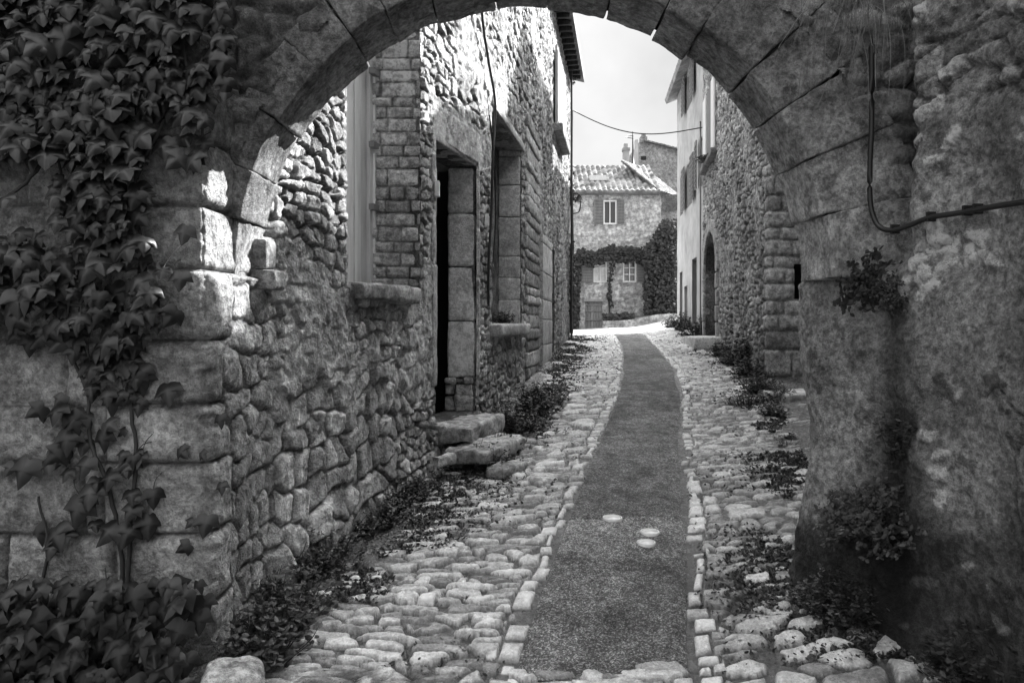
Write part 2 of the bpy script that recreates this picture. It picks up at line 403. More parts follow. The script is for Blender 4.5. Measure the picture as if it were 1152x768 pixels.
def asph(X, Y):
    e = np.minimum(X-edgeL(Y), edgeR(Y)-X)
    h = .022+.010*(fbm(X*2.5, Y*1.6, 3, 61)-.5)-.012*(1-ss(0, .08, e))+.004*(fbm(X*45, Y*45, 2, 62)-.5)
    worn = ss(.52, .60, fbm(X*3.1, Y*2.2, 4, 68)); patch = -.5*worn+((Y > 4.42) & (Y < 4.98+.05*fbm(X*3, Y, 2, 2))).astype(float)
    cr = np.abs(Y-4.98-.03*np.sin(X*5)-.03*fbm(X*6, X*0, 2, 7)); h = h-.012*np.exp(-(cr/.012)**2)
    cr2 = np.abs(Y-4.42-.12*(fbm(X*3, X*0, 3, 17))+.1); h = h-.008*np.exp(-(cr2/.01)**2)
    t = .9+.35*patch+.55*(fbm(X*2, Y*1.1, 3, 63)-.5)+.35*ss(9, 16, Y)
    bands = ss(.6, .75, fbm(X*.6, Y*1.3, 3, 67)); t = t*(1+.45*bands)
    return h, t
ground_grid(A, edgeL, edgeR, np.r_[np.linspace(3.27, 3.28, 2), geo(3.29, 21.6, .003)], 110, asph)
tag(A.make('asphalt_strip', M['asphalt']), kind='structure')
# flat slabs where the asphalt stops, then rough paving again
A = Acc(); rr = random.Random(4)
for i in range(7):
    x = -.02+i*.115+rr.uniform(-.02, .02); y = 3.17+i*.030+rr.uniform(-.03, .03)
    rblock(A, (rr.uniform(.13, .24), rr.uniform(.09, .15), .06), r=.015, seg=.04, noise=.007, seed=i, tone=rr.uniform(.6, 1.3), M=TM((x+.05, y, float(gz(x, y))-.004), .35+rr.uniform(-.3, .3)))
for i in range(3):
    x = rr.uniform(-.1, .85); y = rr.uniform(3.1, 3.3)
    rblock(A, (rr.uniform(.1, .2), rr.uniform(.07, .12), .06), r=.02, seg=.04, noise=.007, seed=i+30, tone=rr.uniform(.6, 1.2), M=TM((x, y, float(gz(x, y))+.008), rr.uniform(-.5, .5)))
tag(A.make('drain_slab_paving', M['cobble']), kind='structure')
A = Acc()
gx = np.linspace(-3, 16, 120); gy = np.linspace(21.55, 46.2, 160); GX, GY = np.meshgrid(gx, gy, indexing='ij')
A.grid(np.stack([GX, GY, gz(GX, GY)-.004], -1), 1.0, keep=None)
tag(A.make('plaza_paving', M['pave']), kind='structure')

# ------------------------------------------------------------------ gateway: ashlar pier, stone arch, wall above
beds = [-1.95, -1.66, -1.35, -1.01, -.67, -.393, -.085, .256, .572, .90, 1.24, 1.56, 1.9, 2.2, 2.5, 2.85, 3.2, 3.6, 4.1]
corner = PIER.sY(3.28, 2.5); cs = PIER.s[np.argmin((PIER.x+1.47)**2+(PIER.y-3.28)**2)]
def pier_h(u, z):
    e, r = ashlar(u-cs+.22+0*u, z, beds, .46, 5)
    # the corner block spans the angle
    dc = np.abs(u-cs)
    rows = np.array(beds); j = np.clip(np.searchsorted(rows, z)-1, 0, len(rows)-2)
    wcf = .36+.12*h2(j, j*0+1, 3); wcs = np.where(z > .25, .78, .10+.14*h2(j, j*0+2, 4))
    inside = ((u < cs) & (cs-u < wcf)) | ((u >= cs) & (u-cs < wcs))
    dz = np.minimum(z-rows[j], rows[j+1]-z); dux = np.where(u < cs, wcf-(cs-u), wcs-(u-cs))
    ec = np.minimum(dz, dux)
    e = np.where(inside, ec, np.where(u < cs, np.minimum(e, (cs-u)-wcf), e))
    rc = h2(j, j*0+9, 11); tone = np.where(inside, .95+.3*rc, .7+.5*r[0])
    side = u > cs+.12
    e2, r2 = stones(u, z, .20, .17, .4, 21, 2.6, .5)
    rub = (u > cs) & ~inside
    hb = (1-np.exp(-np.clip(e-.002, 0, 9)/.012))*.045+(np.where(inside, rc, r[1])-.5)*.018*(e > 0)
    hr = (1-np.exp(-np.clip(e2-.03, 0, 9)*9))*(.02+.02*r2[0])
    h = np.where(rub, hr, hb); tone = np.where(rub, .6+.5*r2[1], tone)
    front = (u < cs-.45)
    low = ss(.5, .62, fbm(u*1.6, z*1.6, 3, 14))*front*.026      # mortar smeared over the beds
    tone = np.where(low > h, .8+.3*fbm(u*9, z*9, 2, 4), tone); h = np.maximum(h, low)
    h = h+(fbm(u*8, z*8, 5, 2)-.5)*.034+(fbm(u*45, z*45, 2, 3)-.5)*.010
    tone = tone*(1-.6*ss(.75, 1.3, z+.5*(fbm(u*1.3, z*1.3, 3, 71)-.5)))      # painted shade: upper blocks darkened towards the dim top corner
    tone = tone*(.45+.55*ss(.0, .014, np.where(rub, e2*.2, e)))
    h = h-.055*ss(.25, .262, z)-.006
    h = h-.02*np.exp(-(dc/.02)**2)*h2(np.floor(z*9), z*0+1, 1)
    return h, tone
gate = empty('stone_gateway', (0.11, 3.8, -1.6), 'dark arched stone gateway spanning the cobbled street in the foreground', 'archway')
A = Acc()
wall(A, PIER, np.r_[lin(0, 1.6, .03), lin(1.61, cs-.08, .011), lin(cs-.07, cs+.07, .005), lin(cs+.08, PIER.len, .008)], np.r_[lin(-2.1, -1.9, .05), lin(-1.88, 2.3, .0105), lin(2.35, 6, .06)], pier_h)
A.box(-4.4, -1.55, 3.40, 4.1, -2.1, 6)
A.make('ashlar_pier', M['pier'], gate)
# voussoirs
ACX, ACZ, AR, AT, Y0, Y1 = .11, .275, 1.56, .42, 3.60, 4.0
vr = random.Random(12); ang = math.radians(-1.5); angs = [ang]
while angs[-1] < math.radians(181): angs.append(angs[-1]+math.radians(vr.choice([8, 9.5, 11, 12.5])))
for k in range(len(angs)-1):
    a0, a1 = angs[k]+.0014, angs[k+1]-.0014
    am = (a0+a1)/2; dep = Y1-Y0; prot = vr.uniform(-.014, .018); fr = vr.uniform(-.012, .012); bk = vr.uniform(-.02, .03)
    th = (.40+.16*math.cos(am))+vr.uniform(-.04, .05); wdt = (a1-a0)*(AR+.1)
    split = vr.random() < .22
    def fn(P, a0=a0, a1=a1, th=th, prot=prot, fr=fr, bk=bk, dep=dep, wdt=wdt, am=am):
        a = am+P[..., 0]/wdt*(a1-a0); rad = AR+th/2+P[..., 2]+prot
        y = Y0+dep/2+P[..., 1]*(1+bk*2)+fr
        return np.stack([ACX-rad*np.cos(a)*-1, y, ACZ+rad*np.sin(a)], -1)
    acc = Acc(); rblock(acc, (wdt, dep, th), fn, r=.010, seg=.022, noise=.008, ns=13, seed=k*3+1, tone=vr.uniform(.75, 1.2), maxn=26)
    acc.make('voussoir', M['arch'], gate)
# mortar core behind the joints
A = Acc(); th = np.linspace(math.radians(-1), math.radians(181), 90)
for (r0, r1, ya, yb) in ((AR+.04, AR+.22, Y0+.035, Y1-.03),):
    ring = [np.stack([ACX+r*np.cos(th), y+0*th, ACZ+r*np.sin(th)], -1) for r, y in ((r0, ya), (r0, yb), (r1, yb), (r1, ya), (r0, ya))]
    A.grid(np.stack(ring, 0), .5)
A.make('joint_mortar', M['dirt'], gate)
# spandrel rubble above the ring
def sp_h(u, z):
    e, r = stones(u, z, .26, .16, .4, 31, 2.5, .6); pl = .018+.03*(fbm(u*2, z*2, 3, 5)-.35)
    hs = (1-np.exp(-np.clip(e-.03, 0, 9)*5))*(.05+.04*r[0])
    return np.maximum(hs, pl)+(fbm(u*12, z*12, 3, 6)-.5)*.03, np.where(hs > pl, .5+.5*r[1], .5)
SPN = Path([(-2.2, 3.66), (2.6, 3.66)], .02)
A = Acc(); U, Z = np.meshgrid(lin(0, SPN.len, .014), lin(.1, 3.0, .014), indexing='ij')
h, t = sp_h(U, Z); X, Y, NX, NY = SPN.at(U); P = np.stack([X+NX*h, Y+NY*h, Z], -1)
uc = (U[1:, 1:]+U[:-1, :-1])/2-2.2; zc = (Z[1:, 1:]+Z[:-1, :-1])/2
keep = np.hypot(uc-ACX, zc-ACZ) > AR+.30+.16*(uc-ACX)/1.9-.07
A.grid(P, t, keep)
kz = lin(3.0, 6.2, .1); 
A.box(-1.6, 2.6, 3.66, 3.94, 2.32, 6.2, .6)
# rough masonry filling between ring and top slab, seen from below on the far side
P2 = P.copy(); P2[..., 1] = 3.95+h*-1; A.grid(P2, t, keep, flip=True)
A.make('spandrel_wall', M['pier'], gate)
# corbel carrying the far edge of the arch at the left
A = Acc(); rblock(A, (.20, .20, .13), r=.03, seg=.02, noise=.008, seed=5, tone=1.1, M=TM((-1.42, 3.93, .245)))
rblock(A, (.13, .16, .17), r=.02, seg=.02, noise=.006, seed=6, tone=1.0, M=TM((-1.45, 3.93, .39)))
A.make('corbel', M['arch'], gate)

# ------------------------------------------------------------------ near right wall
cr_s = RW.s[np.argmin((RW.x-1.98)**2+(RW.y-3.5)**2)]; ce_s = RW.s[np.argmin((RW.x-1.71)**2+(RW.y-3.97)**2)]
def rw_h(u, z):
    e, r = stones(u, z, .15, .10, .45, 41, 3.6, .8)
    hs = (1-np.exp(-np.clip(e-.04, 0, 9)*8))*(.020+.034*r[0])
    up = ss(-.2, .9, z+.5*(fbm(u*1.1, z*1.1, 2, 8)-.5))
    pl = .046-.046*up*ss(.28, .48, fbm(u*1.7, z*1.7, 3, 9))+.012*(fbm(u*3, z*3, 3, 10)-.5)
    h = np.maximum(hs, pl); st = ss(0, .004, hs-pl)
    onp = ss(cr_s-.15, cr_s+.1, u)
    h = h*(1-onp)+onp*(.02+.03*(fbm(u*3, z*2, 3, 12)-.5))
    h = h+(fbm(u*7, z*7, 5, 13)-.5)*.034+(fbm(u*30, z*30, 3, 15)-.5)*.018
    flake = ss(.52, .55, fbm(u*2.2+3, z*1.8, 4, 19)); h = h+flake*.010
    ck = np.exp(-((fbm(u*1.4+7, z*1.1, 4, 87)-.5)/.006)**2)*ss(.45, .6, fbm(u*1.1, z*1.1, 2, 88)); h = h-.02*ck
    # the foot of the pier swells, its waist is hollowed
    h = h+onp*(.05*np.exp(-((z+1.5)/.35)**2)-.055*np.exp(-((z+.75)/.4)**2)+.01)
    top = onp*ss(.22, .42, z); h = h-top*.30
    h = h+.05*np.exp(-((z+1.62)/.2)**2)*(1-onp)
    tone = .78+.6*(fbm(u*2, z*2, 3, 16)-.5)+st*(r[0]*1.5-.2)*(1-onp)+.18*flake
    damp = ss(.42, .62, fbm(u*1.3+1, z*.8, 3, 18)+.45*ss(-.8, -1.5, z)-.05)     # damp dark patches low on the wall
    tone = tone*(1-.68*damp)
    # old water stain beneath the growth in the joint
    q = np.exp(-(((u-(cr_s-.02))/(.10+.12*ss(.3, -1.2, z)))**2)) * ss(.35, .1, z)
    tone = tone*(1-.78*q)
    tone = tone*(1-.55*ck)
    return h, tone
A = Acc()
near_s = RW.s[np.argmin(np.abs(RW.y-2.2))]
wall(A, RW, np.r_[lin(0, near_s, .05), lin(near_s+.01, cr_s-.3, .012), lin(cr_s-.29, ce_s+.35, .009), lin(ce_s+.4, RW.len, .06)], np.r_[lin(-2.1, 2.6, .0115), lin(2.65, 6.85, .08)], rw_h)
nb = empty('plastered_house', (2.3, 2.5, -1.7), 'dark stained plaster and rubble wall closing the right foreground', 'wall')
A.make('wall', M['plaster'], nb)
A = Acc(); A.box(2.7, 9, -2.5, 3.0, -2.1, 6.8); A.add([(x, y, z) for z in (6, 7.75) for x, y in ((4.62, 9.6), (4.98, 10.35), (9, 10.35), (9, 9.6))], [(0, 1, 5, 4), (1, 2, 6, 5), (2, 3, 7, 6), (3, 0, 4, 7), (4, 5, 6, 7)]); 
V = [(2.5, 3.0), (2.6, 4.6), (5.2, 10.2), (9, 10.2), (9, 3.0)]; n = len(V)
A.add([(x, y, -2) for x, y in V]+[(x, y, 6.8) for x, y in V], [(i, (i+1) % n, n+(i+1) % n, n+i) for i in range(n)], [(5, 6, 7), (5, 7, 8), (5, 8, 9)])
A.make('unseen_rear_masonry', M['plaster'], nb)  # unseen stepped masses added behind the wall to block and shape the sunlight

# ------------------------------------------------------------------ left stone house
def sx(x, lo=None, hi=None): return LH.px(x)
ends = LH.s[np.argmax(LH.y >= 19.5)]
W1 = (LH.sY(4.82), LH.px(470), .29, 3.4)
D1 = (LH.px(487), LH.px(533), -.97, 1.72)
W2 = (LH.px(551), LH.px(585), -.02, 2.63)
D3 = (LH.sY(14.1), LH.sY(15.3), -.75, 1.62)
def lh_h(u, z):
    Yv = LH.at(u)[1]
    s = .22                      # stone length
    e1, r1 = stones(u, z, .160, .100, .36, 51, 5.0, .35)
    e2, r2 = stones(u+7, z, .20, .19, .40, 55, 4.5, .4)
    bigm = (fbm(u*.8, z*.7, 2, 20)+.35*ss(6.2, 4.4, Yv)*ss(-.3, -.7, z) > .58)
    e = np.where(bigm, e2, e1); r = [np.where(bigm, q, p) for p, q in zip(r1, r2)]
    dome = 1-np.exp(-np.clip(e-.07, 0, 9)*20)
    hs = dome*(.022+.030*r[0]) + dome*(r[2]-.5)*.34*np.clip(r[3], -.08, .08) + dome*(r[1]-.6)*.4*np.clip(r[4], -.06, .06)
    # remains of plaster, most of it at mid height near the gateway and above the door
    pm = fbm(u*1.1, z*1.0, 4, 22)
    pm = pm+.16*np.exp(-(((Yv-4.5)/.45)**2))*ss(-.75, -.2, z)*ss(1.4, .9, z)
    pm = pm+.30*((Yv > 6.25) & (Yv < 8.2) & (z > 1.7) & (z < 2.15))+.16*np.exp(-((z-2.9)/.8)**2-((Yv-7.)/1.2)**2)
    pm = pm-.2*ss(-.5, -.9, z)
    pl = .004+.036*ss(.55, .68, pm)+.012*(fbm(u*5, z*5, 3, 23)-.5)
    h = np.maximum(hs, pl); pf = ss(-.004, .004, pl-hs)*ss(.50, .62, pm)
    h = h+(fbm(u*16, z*16, 4, 24)-.5)*.014*(1+1.5*pf)+(fbm(u*45, z*45, 2, 25)-.5)*.010
    h = h+.05*np.exp(-((z+1.45-.0*u)/.25)**2)*ss(8, 5, Yv)
    tone = (.5+.9*r[1])*(1-pf)+pf*(.92+.3*(fbm(u*6, z*6, 2, 26)-.5))
    tone = tone*(.45+.55*np.maximum(ss(.1, .5, dome), pf))
    # smooth masonry surround of the first door
    m = ss(D1[0]-.13, D1[0]-.10, u)*ss(D1[1]+.12, D1[1]+.09, u)*ss(-.62, -.58, z)*ss(2.10, 2.06, z)
    jz = np.minimum(np.abs((z+.6) % .55-.0), np.abs((z+.6) % .55-.55)); h = h*(1-m)+m*(.045-.012*np.exp(-(jz/.012)**2)+.006*fbm(u*20, z*20, 3, 3)); tone = tone*(1-m)+m*1.0
    return h, tone
house = empty('stone_house', (.2, 8.5, -1.3), 'tall rubble stone house on the left with doorway, stone sills and pale shuttered window', 'house')
holes = [W1, D1, W2, D3]
A = Acc()
s7, s12 = LH.sY(7.2, 0, 5), LH.sY(12, 0, 12)
U1 = snap(LH.s[np.searchsorted(LH.y[:np.argmax(LH.y >= 7.2)], geo(4.03, 7.15, .0021))], (W1[0], W1[1], D1[0]))
U1[0] = 0; U1[-1] = s7
U2 = snap(LH.s[np.searchsorted(LH.y[:np.argmax(LH.y >= 12.1)], geo(7.22, 12, .0023))], (D1[1], W2[0], W2[1])); U2[0] = s7; U2[-1] = s12
U3 = snap(LH.s[np.searchsorted(LH.y[:np.argmax(LH.y >= 19.55)], geo(12.02, 19.5, .0026))], (D3[0], D3[1])); U3[0] = s12
U3 = np.r_[U3, lin(U3[-1]+.03, LH.len, .06)]
Z1 = snap(np.r_[lin(-2.0, 3.3, .0115), lin(3.36, 7.3, .08)], (.29, -.97, 1.72)); Z2 = snap(np.r_[lin(-1.8, 5.2, .017), lin(5.26, 7.3, .08)], (-.97, 1.72, -.02, 2.63)); Z3 = snap(lin(-1.4, 7.3, .026), (-.75, 1.62))
for U, Z in ((U1, Z1), (U2, Z2), (U3, Z3)): wall(A, LH, U, Z, lh_h, holes)
A.make('wall', M['rubble'], house)
def reveal(acc, path, hole, depth, h0=.012, tone=.8, sgn=-1):
    """jambs, head and sill of an opening"""
    a, b, c, d = hole
    def c4(q, z, dd):
        x, y, nx, ny = path.at(q); return [x+nx*dd, y+ny*dd, z]
    for q in (a, b):
        acc.add([c4(q, c, h0), c4(q, d, h0), c4(q, d, -depth), c4(q, c, -depth)], [(0, 1, 2, 3)], tone=tone)
    for z in (c, d):
        acc.add([c4(a, z, h0), c4(b, z, h0), c4(b, z, -depth), c4(a, z, -depth)], [(0, 1, 2, 3)], tone=tone)
def jamb(acc, x0, y0, depth, z0, z1, courses, seed=0, mat_tone=1.0, dirv=(-1, 0), along=True):
    """coursed stones on a jamb that faces the camera"""
    rr = random.Random(seed); z = z0
    while z < z1-.03:
        hgt = min(rr.uniform(*courses), z1-z); x = 0
        while x < depth-.01:
            wd = min(rr.choice((depth, depth*.45, depth*.6, depth*.3)), depth-x)
            if depth-x-wd < .07: wd = depth-x
            rblock(acc, (wd-.006, .12, hgt-.008), r=.016, seg=.025, noise=.022, seed=rr.randrange(99), tone=mat_tone*rr.uniform(.65, 1.35),
                   M=TM((x0-(x+wd/2)*1.0, y0+.045+rr.uniform(-.012, .012), z+hgt/2), 0, 0, rr.uniform(-.02, .02)))
            x += wd
        z += hgt
# window 1: deep reveal, wooden frame at its back
f1 = LH.at(W1[1])
def jb_h(u, z):
    rws = .2+np.cumsum(.085+.085*h2(np.arange(30), np.arange(30)*0, 5)); e, r = ashlar(u, z, rws, .24, 57); dome = 1-np.exp(-np.clip(e-.004+.010*(fbm(u*9, z*9, 2, 4)-.5), 0, 9)/.010)
    h = dome*(.014+.030*r[0])+(fbm(u*14, z*14, 4, 58)-.5)*.020
    return h, (.85+.9*r[1])*(.45+.55*ss(.1, .6, dome))  # tone raised to paint in sunlight reflected onto the jamb
JP = Path([(f1[0]-.58, f1[1]+.02), (f1[0]+.02, f1[1]+.02)], .01)
A = Acc(); wall(A, JP, lin(0, JP.len, .009), lin(.28, 3.45, .009), jb_h)
A.make('window_jamb', M['rubble'], house)
A = Acc(); reveal(A, LH, W1, .47, tone=.7); A.make('window_reveal', M['plaster'], house)
q0, q1 = W1[0], W1[1]
fr = bpy.data.objects.new('window', None)
link(fr, house)
A = Acc()
def back_strip(acc, path, qa, qb, dd, z0, z1, th, tone=1.0):
    xa, ya, nx, ny = path.at(qa); xb, yb, nx2, ny2 = path.at(qb); nx, ny = path.at((qa+qb)/2)[2:]
    c = np.array([(xa+xb)/2, (ya+yb)/2]); L = math.hypot(xb-xa, yb-ya); an = math.atan2(yb-ya, xb-xa)
    Mx = TM((c[0]+nx*dd, c[1]+ny*dd, (z0+z1)/2), an); acc.box(-L/2, L/2, -th/2, th/2, -(z1-z0)/2, (z1-z0)/2, tone, Mx)
back_strip(A, LH, q1-.10, q1-.0, -.40, .30, 3.4, .06, 2.0)
back_strip(A, LH, q1-.16, q1-.10, -.42, .30, 3.4, .06, 1.5)
back_strip(A, LH, q0+.0, q0+.12, -.40, .30, 3.4, .06, 1.1)
A.make('window_frame', M['palepaint'], house, smooth=False)
A = Acc(); n = 9; qq = np.linspace(q0+.12, q1-.16, n+1)
for i in range(n): back_strip(A, LH, qq[i]+.003, qq[i+1]-.003, -.44+.006*(i % 2), .30, 3.4, .03, random.uniform(1.3, 1.7))
for z in (1.0, 1.55, 2.2): back_strip(A, LH, q1-.2, q1-.06, -.36, z, z+.05, .05, .5)
A.make('closed_shutter', M['palepaint'], house, smooth=False)
bpy.data.objects.remove(fr)
A = Acc(); m1, m2 = LH.px(391), LH.px(459)
def along_block(acc, path, qa, qb, z0, z1, d0, d1, **k):
    xa, ya, nx, ny = path.at(qa); xb, yb = path.at(qb)[:2]; nx, ny = path.at((qa+qb)/2)[2:]
    L = math.hypot(xb-xa, yb-ya); an = math.atan2(yb-ya, xb-xa)
    rblock(acc, (L, d1-d0, z1-z0), M=TM(((xa+xb)/2+nx*(d0+d1)/2, (ya+yb)/2+ny*(d0+d1)/2, (z0+z1)/2), an), **k)
along_block(A, LH, m1, m2, .165, .295, -.45, .13, r=.03, seg=.025, noise=.014, seed=3, tone=.85)
A.make('window_sill', M['pier'], house)
# door 1
A = Acc(); d1a, d1b = D1[0], D1[1]; x1, y1 = LH.at(d1b)[:2]
zz = [-.60, .02, .62, 1.20, 1.71]
for i in range(4):
    rblock(A, (.30, .28, zz[i+1]-zz[i]-.008), r=.03, seg=.03, noise=.008, seed=i+4, tone=1.75-.06*i, M=TM((x1-.14, y1+.13, (zz[i]+zz[i+1])/2), 0.05))
A.make('door_jamb', M['dressed'], house)
A = Acc(); jamb(A, x1-.01, y1+.0, .32, -.97, -.60, (.12, .2), 5, .8); A.make('jamb_base', M['rubble'], house)
A = Acc(); reveal(A, LH, D1, .30, tone=.5); A.make('door_reveal', M['plaster'], house)
A = Acc(); 
qq = np.linspace(d1a, d1b, 8)
for i in range(4): back_strip(A, LH, qq[i]+.004, qq[i+1]-.004, -.36, -.97, 1.72, .03, random.uniform(.7, 1.3))
dr = A.make('door', M['darkwood'], house, smooth=False)
A = Acc(); back_strip(A, LH, d1a-.3, d1b+.7, -.46, -1.0, 1.9, .04); A.make('hallway_shade_panel', M['shade_black'], house, smooth=False)  # near-black panel standing in for the unlit depth behind the door
A = Acc(); along_block(A, LH, d1a-.12, d1b+.16, 1.72, 2.03, -.5, .045, r=.015, seg=.04, noise=.006, seed=8, tone=1.1); A.make('door_lintel', M['dressed'], house)
A = Acc(); along_block(A, LH, d1a-.13, d1a-.0, -.60, .55, -.3, .05, r=.02, seg=.04, noise=.006, seed=9, tone=.95)
along_block(A, LH, d1a-.12, d1a-.0, .56, 1.72, -.3, .045, r=.02, seg=.04, noise=.006, seed=10, tone=1.0); A.make('door_jamb', M['dressed'], house)
# window 2: tall, walled up at the back
A = Acc(); w2x, w2y = LH.at(W2[1])[:2]
def back_h(u, z): 
    e, r = stones(u, z, .2, .14, .4, 61); h = np.maximum((1-np.exp(-np.clip(e-.04, 0, 9)*6))*.02*r[0], .012)+(fbm(u*8, z*8, 3, 2)-.5)*.02; return h-.34, .55+.2*r[1]
wall(A, LH, lin(W2[0], W2[1], .03), lin(-.02, 2.63, .02), back_h); A.make('blocked_window', M['plaster'], house)
A = Acc(); reveal(A, LH, W2, .4, tone=.75)
A.make('window_reveal', M['plaster'], house)
A = Acc()
rr = random.Random(8); z = -.02
while z < 2.6:
    hh = min(rr.uniform(.3, .6), 2.63-z)
    rblock(A, (.33, .14, hh-.008), r=.02, seg=.04, noise=.008, seed=int(z*10)+3, tone=rr.uniform(1.2, 1.5), M=TM((w2x-.165, w2y+.05, z+hh/2))); z += hh
A.make('window_jamb', M['dressed'], house)
A = Acc(); along_block(A, LH, W2[0]-.05, W2[1]+.12, 2.63, 2.75, -.35, .06, r=.015, seg=.05, noise=.008, seed=8, tone=.9); A.make('window_lintel', M['dressed'], house)
A = Acc(); along_block(A, LH, W2[0]-.12, W2[1]+.05, -.17, -.02, -.35, .16, r=.03, seg=.05, noise=.015, seed=9, tone=1.0); A.make('window_sill', M['dressed'], house)
# quoined pier between window 2 and the next doorway
A = Acc(); rr = random.Random(21); z = -1.05; qa, qb = LH.px(588), LH.px(603)
while z < 3.1:
    hh = rr.uniform(.13, .26); along_block(A, LH, qa+rr.uniform(-.05, .08), qb+rr.uniform(-.1, .12), z, z+hh-.02, -.05, .075+rr.uniform(-.015, .02), r=.03, seg=.05, noise=.014, seed=rr.randrange(90), tone=rr.uniform(.6, 1.3)); z += hh
A.make('quoin_pier', M['rubble'], house)
A = Acc(); rr = random.Random(22); z = -.95; qa, qb = LH.px(605), LH.px(616)
while z < 1.6:
    hh = min(rr.uniform(.35, .55), 1.65-z); along_block(A, LH, qa, qb, z, z+hh-.01, -.05, .10, r=.015, seg=.07, noise=.006, seed=rr.randrange(90), tone=rr.uniform(1.25, 1.6)); z += hh
A.make('door_pilaster', M['dressed'], house)
A = Acc(); reveal(A, LH, D3, .4, tone=.6); A.make('door_reveal', M['plaster'], house)
A = Acc(); back_strip(A, LH, D3[0], D3[1], -.36, -.75, 1.62, .04, .9); A.make('door', M['wood'], house, smooth=False)
# upper pale shutter, with its ledge
A = Acc(); qa, qb = LH.sY(15.0), LH.sY(17.0)
back_strip(A, LH, qa, qb, .10, 4.35, 6.1, .05, .7); back_strip(A, LH, qa+.05, qb-.05, .13, 4.45, 6.0, .02, .8)
A.make('shutter', M['palepaint'], house, smooth=False)
A = Acc(); along_block(A, LH, qa-.1, qb+.1, 4.18, 4.35, 0, .24, r=.02, seg=.08, noise=.01, seed=4, tone=.7); A.make('window_sill', M['dressed'], house)
A = Acc(); p = [LH.pt(LH.sY(18.9), z, .13) for z in lin(-.5, 7.1, .3)]; A.tube(p, .03, 8); A.make('downpipe', M['iron'], house)
# eaves with rows of tiles
A = Acc()
for k, (y0_, y1_) in enumerate(((12.6, 20.3),)):
    U = lin(LH.sY(y0_), ends+.5, .05); V = lin(-.5, .42, .046)
    UU, VV = np.meshgrid(U, V, indexing='ij'); X, Y, NX, NY = LH.at(np.minimum(UU, ends)); ex = np.maximum(UU-ends, 0)
    X = X+ex*.16; Y = Y+ex*.98
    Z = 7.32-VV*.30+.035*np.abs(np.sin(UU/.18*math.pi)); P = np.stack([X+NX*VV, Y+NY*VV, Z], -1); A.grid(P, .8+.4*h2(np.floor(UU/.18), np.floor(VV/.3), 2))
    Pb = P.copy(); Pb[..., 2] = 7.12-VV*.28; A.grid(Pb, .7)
    edge = np.stack([P[:, -1], Pb[:, -1]], 1); A.grid(edge, .8); edge = np.stack([P[-1], Pb[-1]], 0); A.grid(edge, .7)
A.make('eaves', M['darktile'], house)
A = Acc(); 
for i in range(20):
    q = LH.sY(12.7)+i*.36
    if q > ends: break
    along_block(A, LH, q, q+.08, 6.93, 7.05, -.1, .34, r=.005, seg=.3, noise=.0, seed=1, tone=.8)
A.make('rafter_ends', M['darkwood'], house)
A = Acc(); V = [(-1.9, 4.6), (-1.35, 6.3), (-.95, 7.6), (-.45, 10.4), (1.1, 19.2), (-6, 21), (-7, 4.6)]; n = len(V)
A.add([(x, y, -2) for x, y in V]+[(x, y, 7.1) for x, y in V], [(i, (i+1) % n, n+(i+1) % n, n+i) for i in range(n)], [(7, 8, 9), (7, 9, 10), (7, 10, 11), (7, 11, 13), (11, 12, 13)]); A.make('unseen_rear_masonry', M['plaster'], house)
# meter boxes on the wall
for (x, y) in ((541, 248), (484, 213)):
    A = Acc(); p = LH.spy(x, y, .07); A.box(p[0]-.02, p[0]+.02, p[1]-.04, p[1]+.04, p[2]-.07, p[2]+.07, 1.0)
    A.make('junction_box', M['white'], house, smooth=False)

# doorsteps
def step(name, dims, loc, rz, label, tone=1.0, seed=0, mt='rubble', noise=.028, group=None, cat='step', r=.035):
    A = Acc(); rblock(A, dims, r=r, seg=.04, noise=noise, seed=seed, tone=tone, M=TM(loc, rz)); o = A.make(name, M[mt]); return tag(o, label, cat, group)
wa = math.atan2(1, .3)
step('doorstep', (1.02, .46, .17), (-.44, 6.98, -1.07), wa, 'worn upper stone doorstep in the sunken doorway on the left', 1.0, 3)
step('doorstep', (.95, .46, .13), (-.24, 6.62, -1.22), wa-.12, 'broad tilted slab below the upper doorstep on the left', 1.05, 6)
step('doorstep', (.62, .22, .10), (.0, 6.28, -1.325), wa-.2, 'narrow lowest doorstep stone beside the weeds on the left', 1.0, 8)
step('loose_stone', (.26, .16, .12), (-.62, 6.10, -1.22), .9, 'small pale stone jutting out at the foot of the wall before the doorsteps', 1.5, 12, 'rubble', cat='stone')
A = Acc(); rblock(A, (.27, .24, .22), r=.07, seg=.02, noise=.02, ns=6, seed=14, tone=1.75, M=TM((-1.27, 3.10, -1.66), .4, 0, .08)); tag(A.make('boulder', M['pier']), 'squared pale boulder standing at the foot of the ashlar pier', 'stone')
def gstone(x, y, dims, rz, label, seed, tone=1.4):
    A = Acc(); rblock(A, dims, r=.03, seg=.05, noise=.012, seed=seed, tone=tone, M=TM((x, y, float(gz(x, y))+dims[2]*.28), rz)); return tag(A.make('threshold_slab', M['dressed']), label, 'slab')
gstone(3.75, 9.0, (.75, .62, .12), .3, 'pale flat slab on the ground beside the right gateway pier', 3, 1.5)
gstone(4.72, 16.6, (.85, 1.9, .30), -.1, 'pale stone doorstep before the arched doorway on the right', 6, 1.9)

